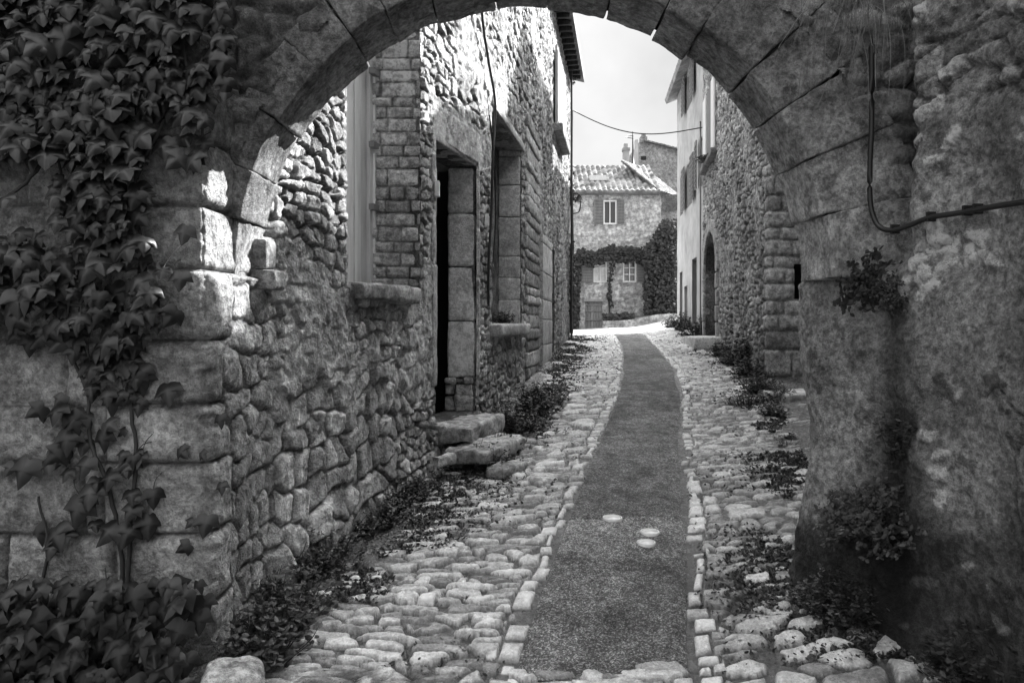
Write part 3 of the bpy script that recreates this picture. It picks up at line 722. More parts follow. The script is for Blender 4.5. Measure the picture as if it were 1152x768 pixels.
# ------------------------------------------------------------------ right rubble house
rh = empty('rubble_house', (4.8, 14, -.8), 'rough rubble house on the right with arched doorway and quoined front corner', 'house')
rc = RH.s[np.argmin((RH.x-4.06)**2+(RH.y-10.75)**2)]
RD = (RH.sY(16.2, rc+.5), RH.sY(18.45, rc+.5), -.8, 2.3)
slit = (rc-.62, rc-.36, .38, .92)
def rh_h(u, z):
    e, r = stones(u, z, .19, .115, .38, 71, 4.5, .4)
    dome = 1-np.exp(-np.clip(e-.06, 0, 9)*17)
    h = dome*(.035+.04*r[0])+dome*(r[2]-.5)*.35*np.clip(r[3], -.08, .08)+dome*(r[0]-.6)*.3*np.clip(r[4], -.06, .06)
    rag = ss(.60, .68, fbm(u*1.2, z*1.2, 3, 73)); h = np.maximum(h, rag*.05)
    tone = (.6+.8*r[1])*(.4+.6*ss(.1, .55, dome))
    # large squared stones on the front and at the corner
    rows = np.array([-1.4, -1.12, -.86, -.42, -.12, .12, .36, .62, .86, 1.05, 1.3, 1.5, 1.75, 2.0, 2.3, 2.5, 2.8, 3.1, 3.4, 3.7, 4, 4.4, 4.8, 8.2])
    e4, r4 = ashlar(u-rc+.05, z, rows, .5, 33)
    hb = (1-np.exp(-np.clip(e4, 0, 9)/.02))*.06+(r4[0]-.5)*.03
    j = np.clip(np.searchsorted(rows, z)-1, 0, len(rows)-2); wq = .22+.16*h2(j, j*0+2, 9)
    f = (u < rc+wq*.6)
    h = np.where(f, hb, h); tone = np.where(f, .8+.4*r4[1], tone)
    h = h+(fbm(u*9, z*9, 4, 74)-.5)*.03
    # put-log holes
    for (x, y) in ((827, 195), (826, 262)):
        p = RH.px(x); Y = RH.at(p)[1]; zc = (HY-y)/F*Y; d = np.maximum(np.abs(u-p)/.14, np.abs(z-zc)/.14); h = h-.12*ss(1.1, .8, d)
    # narrow blocked opening
    p = RH.px(826); h = h-.06*ss(.17, .13, np.abs(u-p))*ss(.62, .58, np.abs(z-.35))
    return h, tone
A = Acc()
wall(A, RH, np.r_[lin(0, rc-1.2, .06), lin(rc-1.15, rc+.1, .02), RH.s[rc_i:=np.searchsorted(RH.s, rc+.12)] + (np.exp(lin(0, math.log(19/10.9), .0028))-1)*10.9/.985], np.r_[lin(-1.5, 5.6, .022), lin(5.65, 7.4, .08)], rh_h, [slit])
# arched hole: drop faces inside the doorway
V = A.V[-1]; Q = A.Q[-1]; cen = V[Q].mean(1)
ya, yb, spring = 16.2, 18.45, 1.25; yc = (ya+yb)/2; ry = (yb-ya)/2
ins = (cen[:, 1] > ya) & (cen[:, 1] < yb) & (cen[:, 0] > 4.3) & (cen[:, 2] < spring+1.05*np.sqrt(np.clip(1-((cen[:, 1]-yc)/ry)**2, 0, 1)))
A.Q[-1] = Q[~ins]
A.make('wall', M['rubble'], rh)
A = Acc(); th = np.linspace(0, math.pi, 30); prof = np.array([(ya, -1.0)]+[(yc-ry*math.cos(t), spring+1.05*math.sin(t)) for t in th]+[(yb, -1.0)])
xw = np.interp(prof[:, 0], [10.75, 18.9], [4.06, 5.35])
g = np.stack([np.stack([xw-.05+dd, prof[:, 0]-dd*.16, prof[:, 1]], -1) for dd in np.linspace(0, .7, 6)], 1); A.grid(g, .8); A.make('door_reveal', M['plaster'], rh)
A = Acc()
def archstone(acc, a0, a1, r0, r1):
    am = (a0+a1)/2
    def fn(P):
        a = am+P[..., 0]/.3*(a1-a0); rad = 1+(P[..., 2]+.15); yv = yc-(ry*rad)*np.cos(a); zv = spring+(1.05*rad)*np.sin(a)
        x = np.interp(yv, [10.75, 18.9], [4.06, 5.35]); return np.stack([x-.02+P[..., 1], yv, zv], -1)
    rblock(acc, (.3, .18, .28), fn, r=.02, seg=.05, noise=.006, seed=int(am*30), tone=1.1)
for i in range(11): archstone(A, math.pi*i/11+.01, math.pi*(i+1)/11-.01, 1, 1)
for ye in (ya-.12, yb+.12):
    z = -.75
    while z < spring:
        rblock(A, (.18, .24, .36), r=.02, seg=.06, noise=.008, seed=int(z*9+ye), tone=random.uniform(.9, 1.2), M=TM((float(np.interp(ye, [10.75, 18.9], [4.06, 5.35]))-.02, ye, z+.19), -.16)); z += .39
A.make('door_surround', M['dressed'], rh)
A = Acc(); 
for i in range(9):
    y = ya-.1+i*.27; x = float(np.interp(y, [10.75, 18.9], [4.06, 5.35]))+.55; A.box(x, x+.04, y, y+.26, -.9, 2.5, random.uniform(.7, 1.2))
A.make('door', M['darkwood'], rh, smooth=False)
A = Acc(); x, y = RH.at(slit[0])[:2]; A.box(x-.5, x+.2, 10.98, 11.0, .3, 1.0, 1); 
A.make('slit_shade_panel', M['shade_black'], rh)  # black panel paints the shade inside the slit
# upper window with bright open shutters over a ragged ledge
A = Acc(); qa, qb = RH.sY(16.3, rc+1), RH.sY(18.6, rc+1)
back_strip(A, RH, qa+.0, qa+.55, .10, 4.2, 5.95, .04, 1.7); A.make('shutter', M['palepaint'], rh, smooth=False)
A = Acc(); back_strip(A, RH, qb-.75, qb-.1, .10, 4.2, 5.95, .04, 1.7)
A.make('shutter', M['palepaint'], rh, smooth=False)
A = Acc(); back_strip(A, RH, qa+.58, qb-.78, .06, 4.2, 5.95, .06, .8); A.make('window_frame', M['wood'], rh, smooth=False)
A = Acc(); along_block(A, RH, qa-.12, qb+.12, 4.03, 4.16, 0, .2, r=.02, seg=.08, noise=.012, seed=4, tone=.5); A.make('window_sill', M['dressed'], rh)
A = Acc(); A.box(6.3, 11, 14.5, 18.9, 7, 10.2); A.add([(x, y, z) for z in (7, 9.9) for x, y in ((4.7, 14.6), (5.35, 18.9), (9, 18.9), (9, 14.6))], [(0, 1, 5, 4), (1, 2, 6, 5), (2, 3, 7, 6), (3, 0, 4, 7), (4, 5, 6, 7)]); V = [(4.35, 11.0), (5.75, 19.0), (11, 19.8), (11, 10.98)]  # unseen raised block, added to lift the shadow on the left wall
A.add([(x, y, -2) for x, y in V]+[(x, y, 7.3) for x, y in V], [(i, (i+1) % 4, 4+(i+1) % 4, 4+i) for i in range(4)], [(4, 5, 6), (4, 6, 7)]); A.make('unseen_rear_masonry', M['plaster'], rh)
def roofslope(acc, p0, p1, out, up, L, tile=.2, th=.1, tone=1.0, amp=.035):
    """tiled slope: eave from p0 to p1, rising along 'up' (unit, 3-D) for L metres"""
    p0, p1, up = map(lambda a: np.array(a, float), (p0, p1, up)); d = p1-p0; W = np.linalg.norm(d); d /= W
    n = np.cross(d, up); n /= np.linalg.norm(n); n = n if n[2] > 0 else -n
    U, V = np.meshgrid(lin(0, W, tile/6), np.sort(np.r_[np.arange(0, L, .33), np.arange(.31, L, .33), L]), indexing='ij')
    ph = U/tile; row = np.floor(V/.33+1e-4)
    hh = amp*np.abs(np.sin(ph*math.pi))*1.0+.03*(1-(V/.33+1e-4-row))+.015*h2(np.floor(ph), row, 3)
    P = p0+U[..., None]*d+V[..., None]*up+hh[..., None]*n; acc.grid(P, tone*(.45+1.0*h2(np.floor(ph), row, 5)))
    Pb = p0+U[..., None]*d+V[..., None]*up-th*n; acc.grid(Pb, .5*tone)
    acc.grid(np.stack([P[:, 0], Pb[:, 0]], 1), .7*tone); acc.grid(np.stack([P[-1], Pb[-1]], 0), .7*tone); acc.grid(np.stack([P[0], Pb[0]], 0), .7*tone)
A = Acc(); up = np.array([.985, -.16, 0])*.93+np.array([0, 0, .36]); roofslope(A, (3.85, 10.6, 7.35), (5.05, 18.9, 7.35), 0, up/np.linalg.norm(up), 6.5); A.make('roof', M['tile'], rh)

# ------------------------------------------------------------------ right rendered house
ph = empty('rendered_house', (5.7, 22, -.4), 'tall pale rendered house on the right with open slatted shutters', 'house')
def ph_h(u, z): return (fbm(u*1.5, z*1.5, 4, 81)-.5)*.03+(fbm(u*14, z*14, 2, 82)-.5)*.006, 1+.25*(fbm(u*.9, z*.6, 4, 83)-.5)-.35*ss(.3, -.4, z+.5*fbm(u*2, z, 3, 4))
wins = []
def phs(Y): return PH.s[np.argmin(np.abs(PH.y-Y)+(PH.s > 6.3)*9)]
for (a, b, c, d, nm) in ((21.1, 22.3, 3.72, 5.12, 'window'), (21.1, 22.3, 6.9, 8.0, 'window'), (19.2, 19.75, 3.9, 5.3, 'window'), (23.3, 24.0, 3.75, 5.1, 'window'),
                         (20.3, 21.2, -.5, 1.95, 'door'), (22.2, 22.95, -.4, 1.2, 'window'), (23.4, 24.1, -.4, 1.75, 'door')):
    wins.append((phs(a), phs(b), c, d, nm))
A = Acc(); wall(A, PH, lin(0, PH.len, .06), lin(-1.2, 8.4, .05), ph_h, [w_[:4] for w_ in wins]); A.make('wall', M['render'], ph)
for w_ in wins:
    A = Acc(); reveal(A, PH, w_[:4], .2, 0, .8); back_strip(A, PH, w_[0], w_[1], -.17, w_[2], w_[3], .03, .8)
    A.make(w_[4], M['wood'] if w_[4] == 'door' else M['palepaint'], ph, smooth=False)
def shutter(path, qa, qb, z0, z1, dd, parent, mt='wood', tone=1.0):
    A = Acc(); back_strip(A, path, qa, qb, dd, z0, z1, .03, tone)
    n = int((z1-z0)/.14)
    for i in range(n): back_strip(A, path, qa+.04, qb-.04, dd+.022, z0+.05+i*.14, z0+.13+i*.14, .02, tone*.7)
    return A.make('shutter', M[mt], parent, smooth=False)
for (a, b, c, d) in ((20.4, 21.05, 3.70, 5.12), (22.35, 23.0, 3.70, 5.12), (20.4, 21.05, 6.9, 8.1), (22.35, 23.0, 6.9, 8.1), (19.8, 20.1, 3.9, 5.3)):
    shutter(PH, phs(a), phs(b), c, d, .09, ph, tone=.9)
A = Acc(); A.tube([PH.pt(phs(19.0), z, .1) for z in lin(-.6, 5.6, .3)], .022, 8); A.make('downpipe', M['wood'], ph)
A = Acc(); V = [(5.5, 19.0), (6.25, 24.8), (12, 25.6), (12, 19.0)]
A.add([(x, y, -2) for x, y in V]+[(x, y, 8.3) for x, y in V], [(i, (i+1) % 4, 4+(i+1) % 4, 4+i) for i in range(4)], [(4, 5, 6), (4, 6, 7)]); A.make('unseen_rear_masonry', M['plaster'], ph)
A = Acc(); up = np.array([.99, -.11, .38]); roofslope(A, (4.95, 18.9, 8.16), (5.66, 25.2, 8.16), 0, up/np.linalg.norm(up), 6.5, tile=.22); A.make('roof', M['tile'], ph)

# ------------------------------------------------------------------ far house across the plaza
fh = empty('village_house', (7, 46, -.4), 'pale stone house closing the far end of the street with tiled roof and ivy belt', 'house')
def fx(x, Y=46.): return (x-CX)/F*Y
def fz(y, Y=46.): return (HY-y)/F*Y
FHP = Path([(1.5, 46), (fx(742), 46), (fx(762, 50.5), 50.5)], .03)
def fh_h(u, z):
    e, r = stones(u, z, .38, .17, .4, 91, 2.6, .5); h = (1-np.exp(-np.clip(e-.04, 0, 9)*6))*.05*(.6+.4*r[0]); up = ss(3, 7, z)
    return h, .72+.5*r[1]+.1*up
fw = [(fx(680), fx(692), fz(251), fz(227)), (fx(669), fx(681), fz(316), fz(294)), (fx(702), fx(714), fz(316), fz(294)), (fx(658), fx(677.5), -.45, fz(339))]
fw = [(a-1.5, b-1.5, c, d) for a, b, c, d in fw]
A = Acc(); wall(A, FHP, lin(0, FHP.len, .06), lin(-1.0, fz(216), .05), fh_h, fw); A.make('wall', M['farstone'], fh)
for k, (a, b, c, d) in enumerate(fw):
    x0, x1 = a+1.5, b+1.5
    if k < 3:
        A = Acc(); t = .09
        for (u0, u1, v0, v1) in ((x0-t, x0, c-t, d+t), (x1, x1+t, c-t, d+t), (x0, x1, d, d+t), (x0, x1, c-t, c), ((x0+x1)/2-.03, (x0+x1)/2+.03, c, d)):
            A.box(u0, u1, 45.90, 46.1, v0, v1, 1.5)
        for v in ((c*2+d)/3, (c+2*d)/3): 
            if k: A.box(x0, x1, 45.93, 46.1, v-.025, v+.025, 1.5)
        o = A.make('window', M['palepaint'], fh, smooth=False)
        A = Acc(); A.box(x0, x1, 46.12, 46.16, c, d); A.make('pane', M['pale'] if k == 1 else M['glass'], o, smooth=False)
    else:
        A = Acc()
        for i in range(6): A.box(x0+(x1-x0)*i/6+.01, x0+(x1-x0)*(i+1)/6-.01, 46.10, 46.15, c, d, random.uniform(.8, 1.2))
        for v in (.2, .8, 1.2): A.box(x0, x1, 46.05, 46.1, v-.05, v+.05, .9)
        A.make('door', M['wood'], fh, smooth=False)
        A = Acc(); A.box(x0-.1, x1+.1, 45.88, 46.0, d, d+.16, 1.2); A.make('door_lintel', M['wood'], fh, smooth=False)
for (xa, xb, y0_, y1_) in ((668, 678.5, 225, 252), (693.5, 702, 225, 252), (654, 667, 293, 318), (716, 727, 293, 317)):
    A = Acc(); A.box(fx(xa), fx(xb), 45.84, 45.90, fz(y1_), fz(y0_), .8)
    for i in range(8): zz_ = fz(y1_)+(fz(y0_)-fz(y1_))*(i+.5)/8; A.box(fx(xa)+.06, fx(xb)-.06, 45.815, 45.84, zz_-.05, zz_+.03, .6)
    A.make('shutter', M['wood'], fh, smooth=False)
A = Acc(); roofslope(A, (1.0, 45.5, fz(217)), (fx(741), 45.5, fz(217)), 0, (0, .83, .55), 4.6, tile=.36, amp=.12, tone=.85)
roofslope(A, (fx(741), 45.5, fz(217)), (fx(741)+2.4, 48.6, fz(217)), 0, np.array((-.5, .55, .6))/.955, 4.2, tile=.36, amp=.06, tone=.5)
A.make('roof', M['tile'], fh)
A = Acc(); A.box(1.2, fx(741), 45.62, 45.9, fz(219.5), fz(217)-.05, .9); A.make('eaves', M['darktile'], fh, smooth=False)
A = Acc(); A.box(fx(665), fx(684), 46.75, 47.4, 9.75, 10.1, 1.5, ); A.make('skylight', M['white'], fh, smooth=False)
A = Acc(); A.box(fx(701, 50), fx(707.5, 50), 49.8, 50.3, 10.5, fz(170, 50), 1.0); A.box(fx(700.3, 50), fx(708.3, 50), 49.75, 50.35, fz(170, 50), fz(167, 50), .7)
A.box(fx(702, 50), fx(706, 50), 49.9, 50.2, fz(167, 50), fz(162, 50), .8); A.make('chimney', M['render'], fh, smooth=False)
A = Acc(); x = fx(753, 49); A.box(x-.28, x+.28, 48.2, 48.9, fz(254, 49), fz(229, 49), 1); A.make('side_window', M['wood'], fh, smooth=False)
A = Acc(); A.box(2.2, fx(762, 50), 46.3, 50.2, -1, 8.7); A.make('unseen_rear_masonry', M['plaster'], fh, smooth=False)
# taller house behind it
bh = empty('gabled_house', (11, 56, 0), 'grey stone gable house rising behind the far tiled roof', 'house')
A = Acc(); Yb = 56.; pr = [(fx(719, Yb), fz(192, Yb)), (fx(719, Yb), fz(160, Yb)), (fx(725, Yb), fz(159, Yb)), (fx(764, Yb), fz(168.5, Yb)), (fx(800, Yb), fz(180, Yb)), (fx(800, Yb), fz(192, Yb))]
pr = [(x, z) for x, z in pr]; n = len(pr); base = [(x, Yb, z) for x, z in pr]+[(x, Yb+6, z) for x, z in pr]
A.add(base, [(0, 1, 2, 3), (0, 3, 4, 5)]+[(i, (i+1) % n, n+(i+1) % n, n+i) for i in range(n)], tone=.75); A.box(fx(719, Yb), fx(800, Yb), Yb+.01, Yb+5.9, -1, fz(192, Yb)+.5, .7)
A.make('wall', M['farstone'], bh, smooth=False)
A = Acc(); roofslope(A, (fx(724, Yb), Yb-.3, fz(158, Yb)), (fx(724, Yb), Yb+6, fz(158, Yb)), 0, (.971, 0, -.24), 6.0, tile=.36, amp=.05, tone=.8); A.make('roof', M['tile'], bh)
A = Acc(); A.box(fx(720.5, Yb), fx(728, Yb), Yb-.1, Yb+.5, fz(161, Yb), fz(154, Yb), .7); A.box(fx(722.5, Yb), fx(726.5, Yb), Yb, Yb+.4, fz(154, Yb), fz(150, Yb), .6); A.make('chimney', M['farstone'], bh, smooth=False)
A = Acc(); A.box(fx(721, Yb), fx(727, Yb), Yb-.05, Yb+.02, fz(180, Yb), fz(176, Yb), .5); A.make('window', M['darkwood'], bh, smooth=False)
A = Acc(); Yc = 53.
A.tube([(fx(712, Yc), Yc, fz(190, Yc)), (fx(712, Yc), Yc, fz(168, Yc)), (fx(711.6, Yc), Yc, fz(148, Yc))], [.13, .06, .02], 8)
for zz_, l in ((153, 5), (155.5, 8)): A.tube([(fx(711.6-l, Yc), Yc, fz(zz_-.8, Yc)), (fx(711.6+1, Yc), Yc, fz(zz_+.4, Yc))], .03, 5)
tag(A.make('aerial_mast', M['iron']), 'thin television aerial on a dark mast above the far roof', 'aerial')
A = Acc(); A.box(fx(715, 54), fx(718, 54), 54, 54.5, 9, fz(157, 54), 1.2); tag(A.make('chimney_stack', M['render'], None, smooth=False), 'slender pale chimney stack beside the aerial mast on the far roofs', 'chimney')
# low garden wall and ramp on the plaza
A = Acc(); P3 = Path([(fx(678, 44), 44), (fx(770, 44), 44)], .02)
def lw_h(u, z): e, r = stones(u, z, .4, .2, .4, 95); return (1-np.exp(-np.clip(e-.04, 0, 9)*6))*.05, .8+.4*r[1]
UU, T_ = np.meshgrid(lin(0, P3.len, .07), np.linspace(0, 1, 14), indexing='ij'); ztop = np.interp(UU, [0, 1.6, 3.6, P3.len], [fz(361, 44), fz(360, 44), fz(353.5, 44), fz(352, 44)]); Z = -.8+T_*(ztop+.8)
h, t_ = lw_h(UU, Z); X, Y, NX, NY = P3.at(UU); P = np.stack([X, Y-h, Z], -1); A.grid(P, t_); Pk = P.copy(); Pk[..., 1] = 44.4; A.grid(np.stack([P[:, -1], Pk[:, -1]], 1), 1.0); A.grid(Pk, .8)
tag(A.make('garden_wall', M['farstone']), 'low stone garden wall in front of the far house', 'wall')

# ------------------------------------------------------------------ cables, lamp bracket, covers
A = Acc(); hk = [(993, -60), (993, 60), (994, 140), (990, 185), (991, 225), (996, 245), (1004, 257), (1020, 260), (1040, 254), (1062, 246), (1100, 240), (1152, 231), (1220, 222)]
RW.lim = ce_s; RW.lo = near_s-1
pts = [RW.spy(x, y, .09) for x, y in hk]
pts = [pts[0]*(1-t)+pts[1]*t for t in ()]+pts
def smoothpts(P, n=6):
    P = np.array(P); out = []
    for i in range(len(P)-1):
        p0, p1, p2, p3 = P[max(i-1, 0)], P[i], P[i+1], P[min(i+2, len(P)-1)]
        for t in np.linspace(0, 1, n, endpoint=False): out.append(.5*((2*p1)+(-p0+p2)*t+(2*p0-5*p1+4*p2-p3)*t*t+(-p0+3*p1-3*p2+p3)*t**3))
    out.append(P[-1]); return np.array(out)
cb = empty('cable', (1.98, 3.45, .4), 'thick black cable running down beside the arch and along the dark right wall', 'cable')
sp_ = smoothpts(pts); A.tube(sp_, .013, 8); A.make('sheath', M['cable'], cb)
for x, y in ((1020, 260), (1062, 246), (1104, 239), (1118, 237), (993, 60)):
    p = RW.spy(x, y, .08); A = Acc(); A.box(p[0]-.02, p[0]+.02, p[1]-.008, p[1]+.008, p[2]-.018, p[2]+.028); A.make('clip', M['cable'], cb, smooth=False)
A = Acc(); A.tube(smoothpts([LH.spy(x, y, .10) for x, y in ((530, -30), (533, 25), (540, 70), (548, 120), (545, 180), (543, 245), (540, 300), (540, 345))]), .016, 6)
A.tube(smoothpts([LH.spy(x, y, .10) for x, y in ((541, 130), (547, 190), (548, 250), (545, 300))]), .010, 6)
tag(A.make('cable', M['cable']), 'dark cable hanging down the left house front between doorway and blocked window', 'cable')
A = Acc(); p0 = np.array([1.75, 19.4, 6.02]); p1 = np.array([5.3, 18.95, 5.42]); T = np.linspace(0, 1, 24)
A.tube([p0*(1-t)+p1*t+np.array([0, 0, -.45*math.sin(math.pi*t)*(1-.2*t)]) for t in T], .016, 6); 
A.tube([(5.3, 18.95, 5.42), (5.33, 18.9, 5.40), (5.30, 18.85, 5.1), (5.30, 18.85, 3)], .016, 6)
tag(A.make('overhead_wire', M['iron']), 'thin wire sagging across the sky between the two house rows', 'wire')
br = empty('lamp_bracket', (1.75, 19.3, 3.3), 'small iron lamp bracket on the far corner of the left house', 'lamp bracket')
A = Acc(); A.tube(smoothpts([(1.66, 19.3, 3.62), (1.85, 19.3, 3.66), (1.93, 19.3, 3.45), (1.9, 19.3, 3.15), (1.72, 19.3, 3.08)]), .018, 6); A.make('arm', M['iron'], br)
A = Acc(); A.tube([(1.9, 19.3, 3.62), (1.9, 19.3, 3.52), (1.9, 19.3, 3.42)], [.03, .09, .11], 10); A.make('lamp_shade', M['iron'], br)
def Gp(x, y):
    lo, hi = 2.2, 60.
    for _ in range(50):
        m = (lo+hi)/2
        if float(gz((x-CX)/F*m, m)) > (HY-y)/F*m: hi = m
        else: lo = m
    return (x-CX)/F*lo, lo
for (x, y, r, lab) in ((689, 586, .072, 'round pale valve cover in the asphalt, highest and leftmost of the three'), (731, 602, .066, 'round pale valve cover in the asphalt, middle of the three'), (727, 614, .062, 'round pale valve cover in the asphalt, nearest of the three')):
    X, Y = Gp(x, y); z = float(gz(X, Y))+.027
    v = empty('valve_cover', (X, Y, z), lab, 'cover', 'valve covers in the asphalt strip')
    A = Acc(); th = np.linspace(0, 2*math.pi, 25)[:-1]
    prof = [(r, -.02), (r, .004), (r*.86, .005), (r*.84, -.004)]
    P = np.array([[(X+a*math.cos(t), Y+a*math.sin(t), z+b) for a, b in prof] for t in np.append(th, th[0])]); A.grid(P, 1); A.make('rim', M['white'], v)
    A = Acc(); P = np.array([[(X+a*math.cos(t), Y+a*math.sin(t), z+b) for a, b in ((r*.80, -.004), (r*.78, .003), (r*.2, .0035), (.001, .0035))] for t in np.append(th, th[0])]); A.grid(P, 1)
    A.box(X-r*.5, X+r*.5, Y-.004, Y+.004, z, z+.006, .3); A.make('lid', M['pale'], v)

# ------------------------------------------------------------------ foliage
def place_leaves(acc, tmpl, tris, P, down, nrm, size, tone, cols=None):
    """tmpl (k,3): x across, y along (tip negative), z out"""
    P = np.asarray(P); down = down/np.linalg.norm(down, axis=1)[:, None]
    x = np.cross(down, nrm); x /= np.linalg.norm(x, axis=1)[:, None]+1e-9; n = np.cross(x, down)
    V = P[:, None]+size[:, None, None]*(tmpl[None, :, 0, None]*x[:, None]-tmpl[None, :, 1, None]*down[:, None]+tmpl[None, :, 2, None]*n[:, None])
    k = len(tmpl); T = (np.asarray(tris)[None]+(np.arange(len(P))*k)[:, None, None]).reshape(-1, 3)
    acc.add(V.reshape(-1, 3), None, T, tone=np.repeat(tone, k) if cols is None else (tone[:, None]*cols[None]).ravel())
ol = [(0, 0), (.14, .10), (.32, .10), (.44, -.02), (.50, -.20), (.60, -.47), (.44, -.47), (.31, -.47), (.26, -.64), (.12, -.86), (0, -1.04)]
ol2 = ol+[(-x, y) for x, y in ol[-2:0:-1]]
NO = len(ol2)
IVY = np.array([(0, -.38, .10)]+[(x*.5, -.38+(y+.38)*.5, .06-.05*abs(x)) for x, y in ol2]+[(x, y, -.20*abs(x)-.22*max(0, -y-.45)+.03*math.sin(9*x+5*y)) for x, y in ol2])
IVT = [(0, i, i % NO+1) for i in range(1, NO+1)]+[t for i in range(1, NO+1) for t in ((i, i+NO, i % NO+1+NO), (i, i % NO+1+NO, i % NO+1))]
IVC = np.array([1.45]+[1.35 if abs(x) < .01 or abs(abs(x)-.6) < .01 else .95 for x, y in ol2]+[1.1 if abs(x) < .01 or abs(abs(x)-.6) < .01 else .75 for x, y in ol2])
SML = np.array([(0, 0, 0), (.28, -.35, -.05), (.25, -.7, -.05), (0, -1, 0), (-.25, -.7, -.05), (-.28, -.35, -.05), (0, -.5, .06)]); SMT = [(6, 0, 1), (6, 1, 2), (6, 2, 3), (6, 3, 4), (6, 4, 5), (6, 5, 0)]
BLD = np.array([(-.010, 0, 0), (.010, 0, 0), (-.009, -.5, .05), (.009, -.5, .05), (0, -1, .30)]); BLT = [(0, 1, 3), (0, 3, 2), (2, 3, 4)]
def rnd(n, a=0., b=1.): return rng.uniform(a, b, n)
# creeper on the ashlar pier
def dens(x, y):
    d = 0.
    if y < 345 and x < 232-.09*y: d = 1.0-.25*(y > 230)
    if x > 215 and y < 110: d = .5
    if x < 62 and 175 < y < 262: d = .07
    if x > 165 and y > 125: d = .25 if y < 200 else .06
    for (cx, cy, rx, ry, v) in ((70, 345, 75, 38, .9), (150, 330, 50, 55, .7), (125, 405, 45, 45, .75), (95, 470, 60, 38, .5), (45, 520, 40, 22, .45), (145, 470, 22, 70, .5), (125, 560, 55, 35, .55), (45, 600, 28, 18, .6), (75, 505, 30, 20, .5)):
        if ((x-cx)/rx)**2+((y-cy)/ry)**2 < 1: d = max(d, v)
    if y > 650-.0*x and x < 205+.1*(y-650): d = 1.0
    if y > 655 and x > 180: d = .6 if x < 225 and y < 690 else d
    return d
vine = empty('climbing_vine', (-1.85, 3.2, -1.68), 'dark broad-leaved creeper hanging over the ashlar pier at left', 'climbing plant')
cand = []
while len(cand) < 2300:
    x, y = rng.uniform(-150, 262), rng.uniform(-160, 790)
    xx = max(x, 4); 
    d_ = dens(xx if x > 4 else -x*.4+4, max(y, 2))*(.55+.6*float(vn(np.array(x/38.), np.array(y/38.), 6)) if y < 640 else 1)
    d_ *= 1 if y < 400 or y > 640 else .75
    if rng.random() < d_: cand.append((x, y))
cand = np.array(cand); dep = rnd(len(cand), .02, .13)*np.where((cand[:, 1] > 380) & (cand[:, 1] < 640), .5, 1)+(cand[:, 1] > 650)*rnd(len(cand), 0, .22)
Yp = 3.25-dep; P = np.stack([(cand[:, 0]-CX)/F*Yp, Yp, (HY-cand[:, 1])/F*Yp], -1)
bare = (np.hypot(P[:, 0]-ACX, P[:, 2]-ACZ) < AR+.03); P = P[~bare]; n = len(P)
roll = rng.normal(0, .45, n); swing = rnd(n, .05, .75)
down = np.stack([np.sin(roll), -np.sin(swing), -np.cos(roll)*np.cos(swing)], -1); nr = np.stack([rng.normal(0, .35, n), -np.cos(swing), -np.sin(swing)*0+rng.normal(.25, .3, n)], -1)
A = Acc(); place_leaves(A, IVY, IVT, P, down, nr, rng.beta(2, 2.6, n)*.11+.04, rnd(n, .5, 1.5), IVC); A.make('foliage', M['leaf'], vine)
A = Acc()
for pl in ([(133, 800), (140, 700), (143, 600), (150, 520), (144, 440), (150, 380), (160, 320), (150, 200), (165, 60), (170, -60)], [(120, 800), (135, 660), (122, 560), (100, 500), (95, 440), (70, 380), (80, 300), (60, 160), (40, 0)], [(30, 300), (70, 340), (120, 345), (150, 360)],
           [(195, -60), (205, 60), (222, 120), (228, 170)], [(150, 200), (190, 120), (230, 60), (250, 20)], [(60, 800), (40, 700), (50, 620), (40, 560)], [(60, 160), (20, 210), (-20, 230)]):
    q = smoothpts([((x-CX)/F*3.2, 3.22, (HY-y)/F*3.2) for x, y in pl], 8); q = q+(rng.random(q.shape)-.5)*.008; A.tube(q, np.linspace(.011, .005, len(q)), 6)
for i in range(90):
    p = P[rng.integers(n)]; e = p+np.array([rng.normal(0, .05), .0, rng.uniform(.03, .14)]); e[1] = 3.24; A.tube(smoothpts([e, (e+p)/2+np.array([0, -.02, .01]), p], 3), .0022, 4)
A.make('stem', M['stem'], vine)
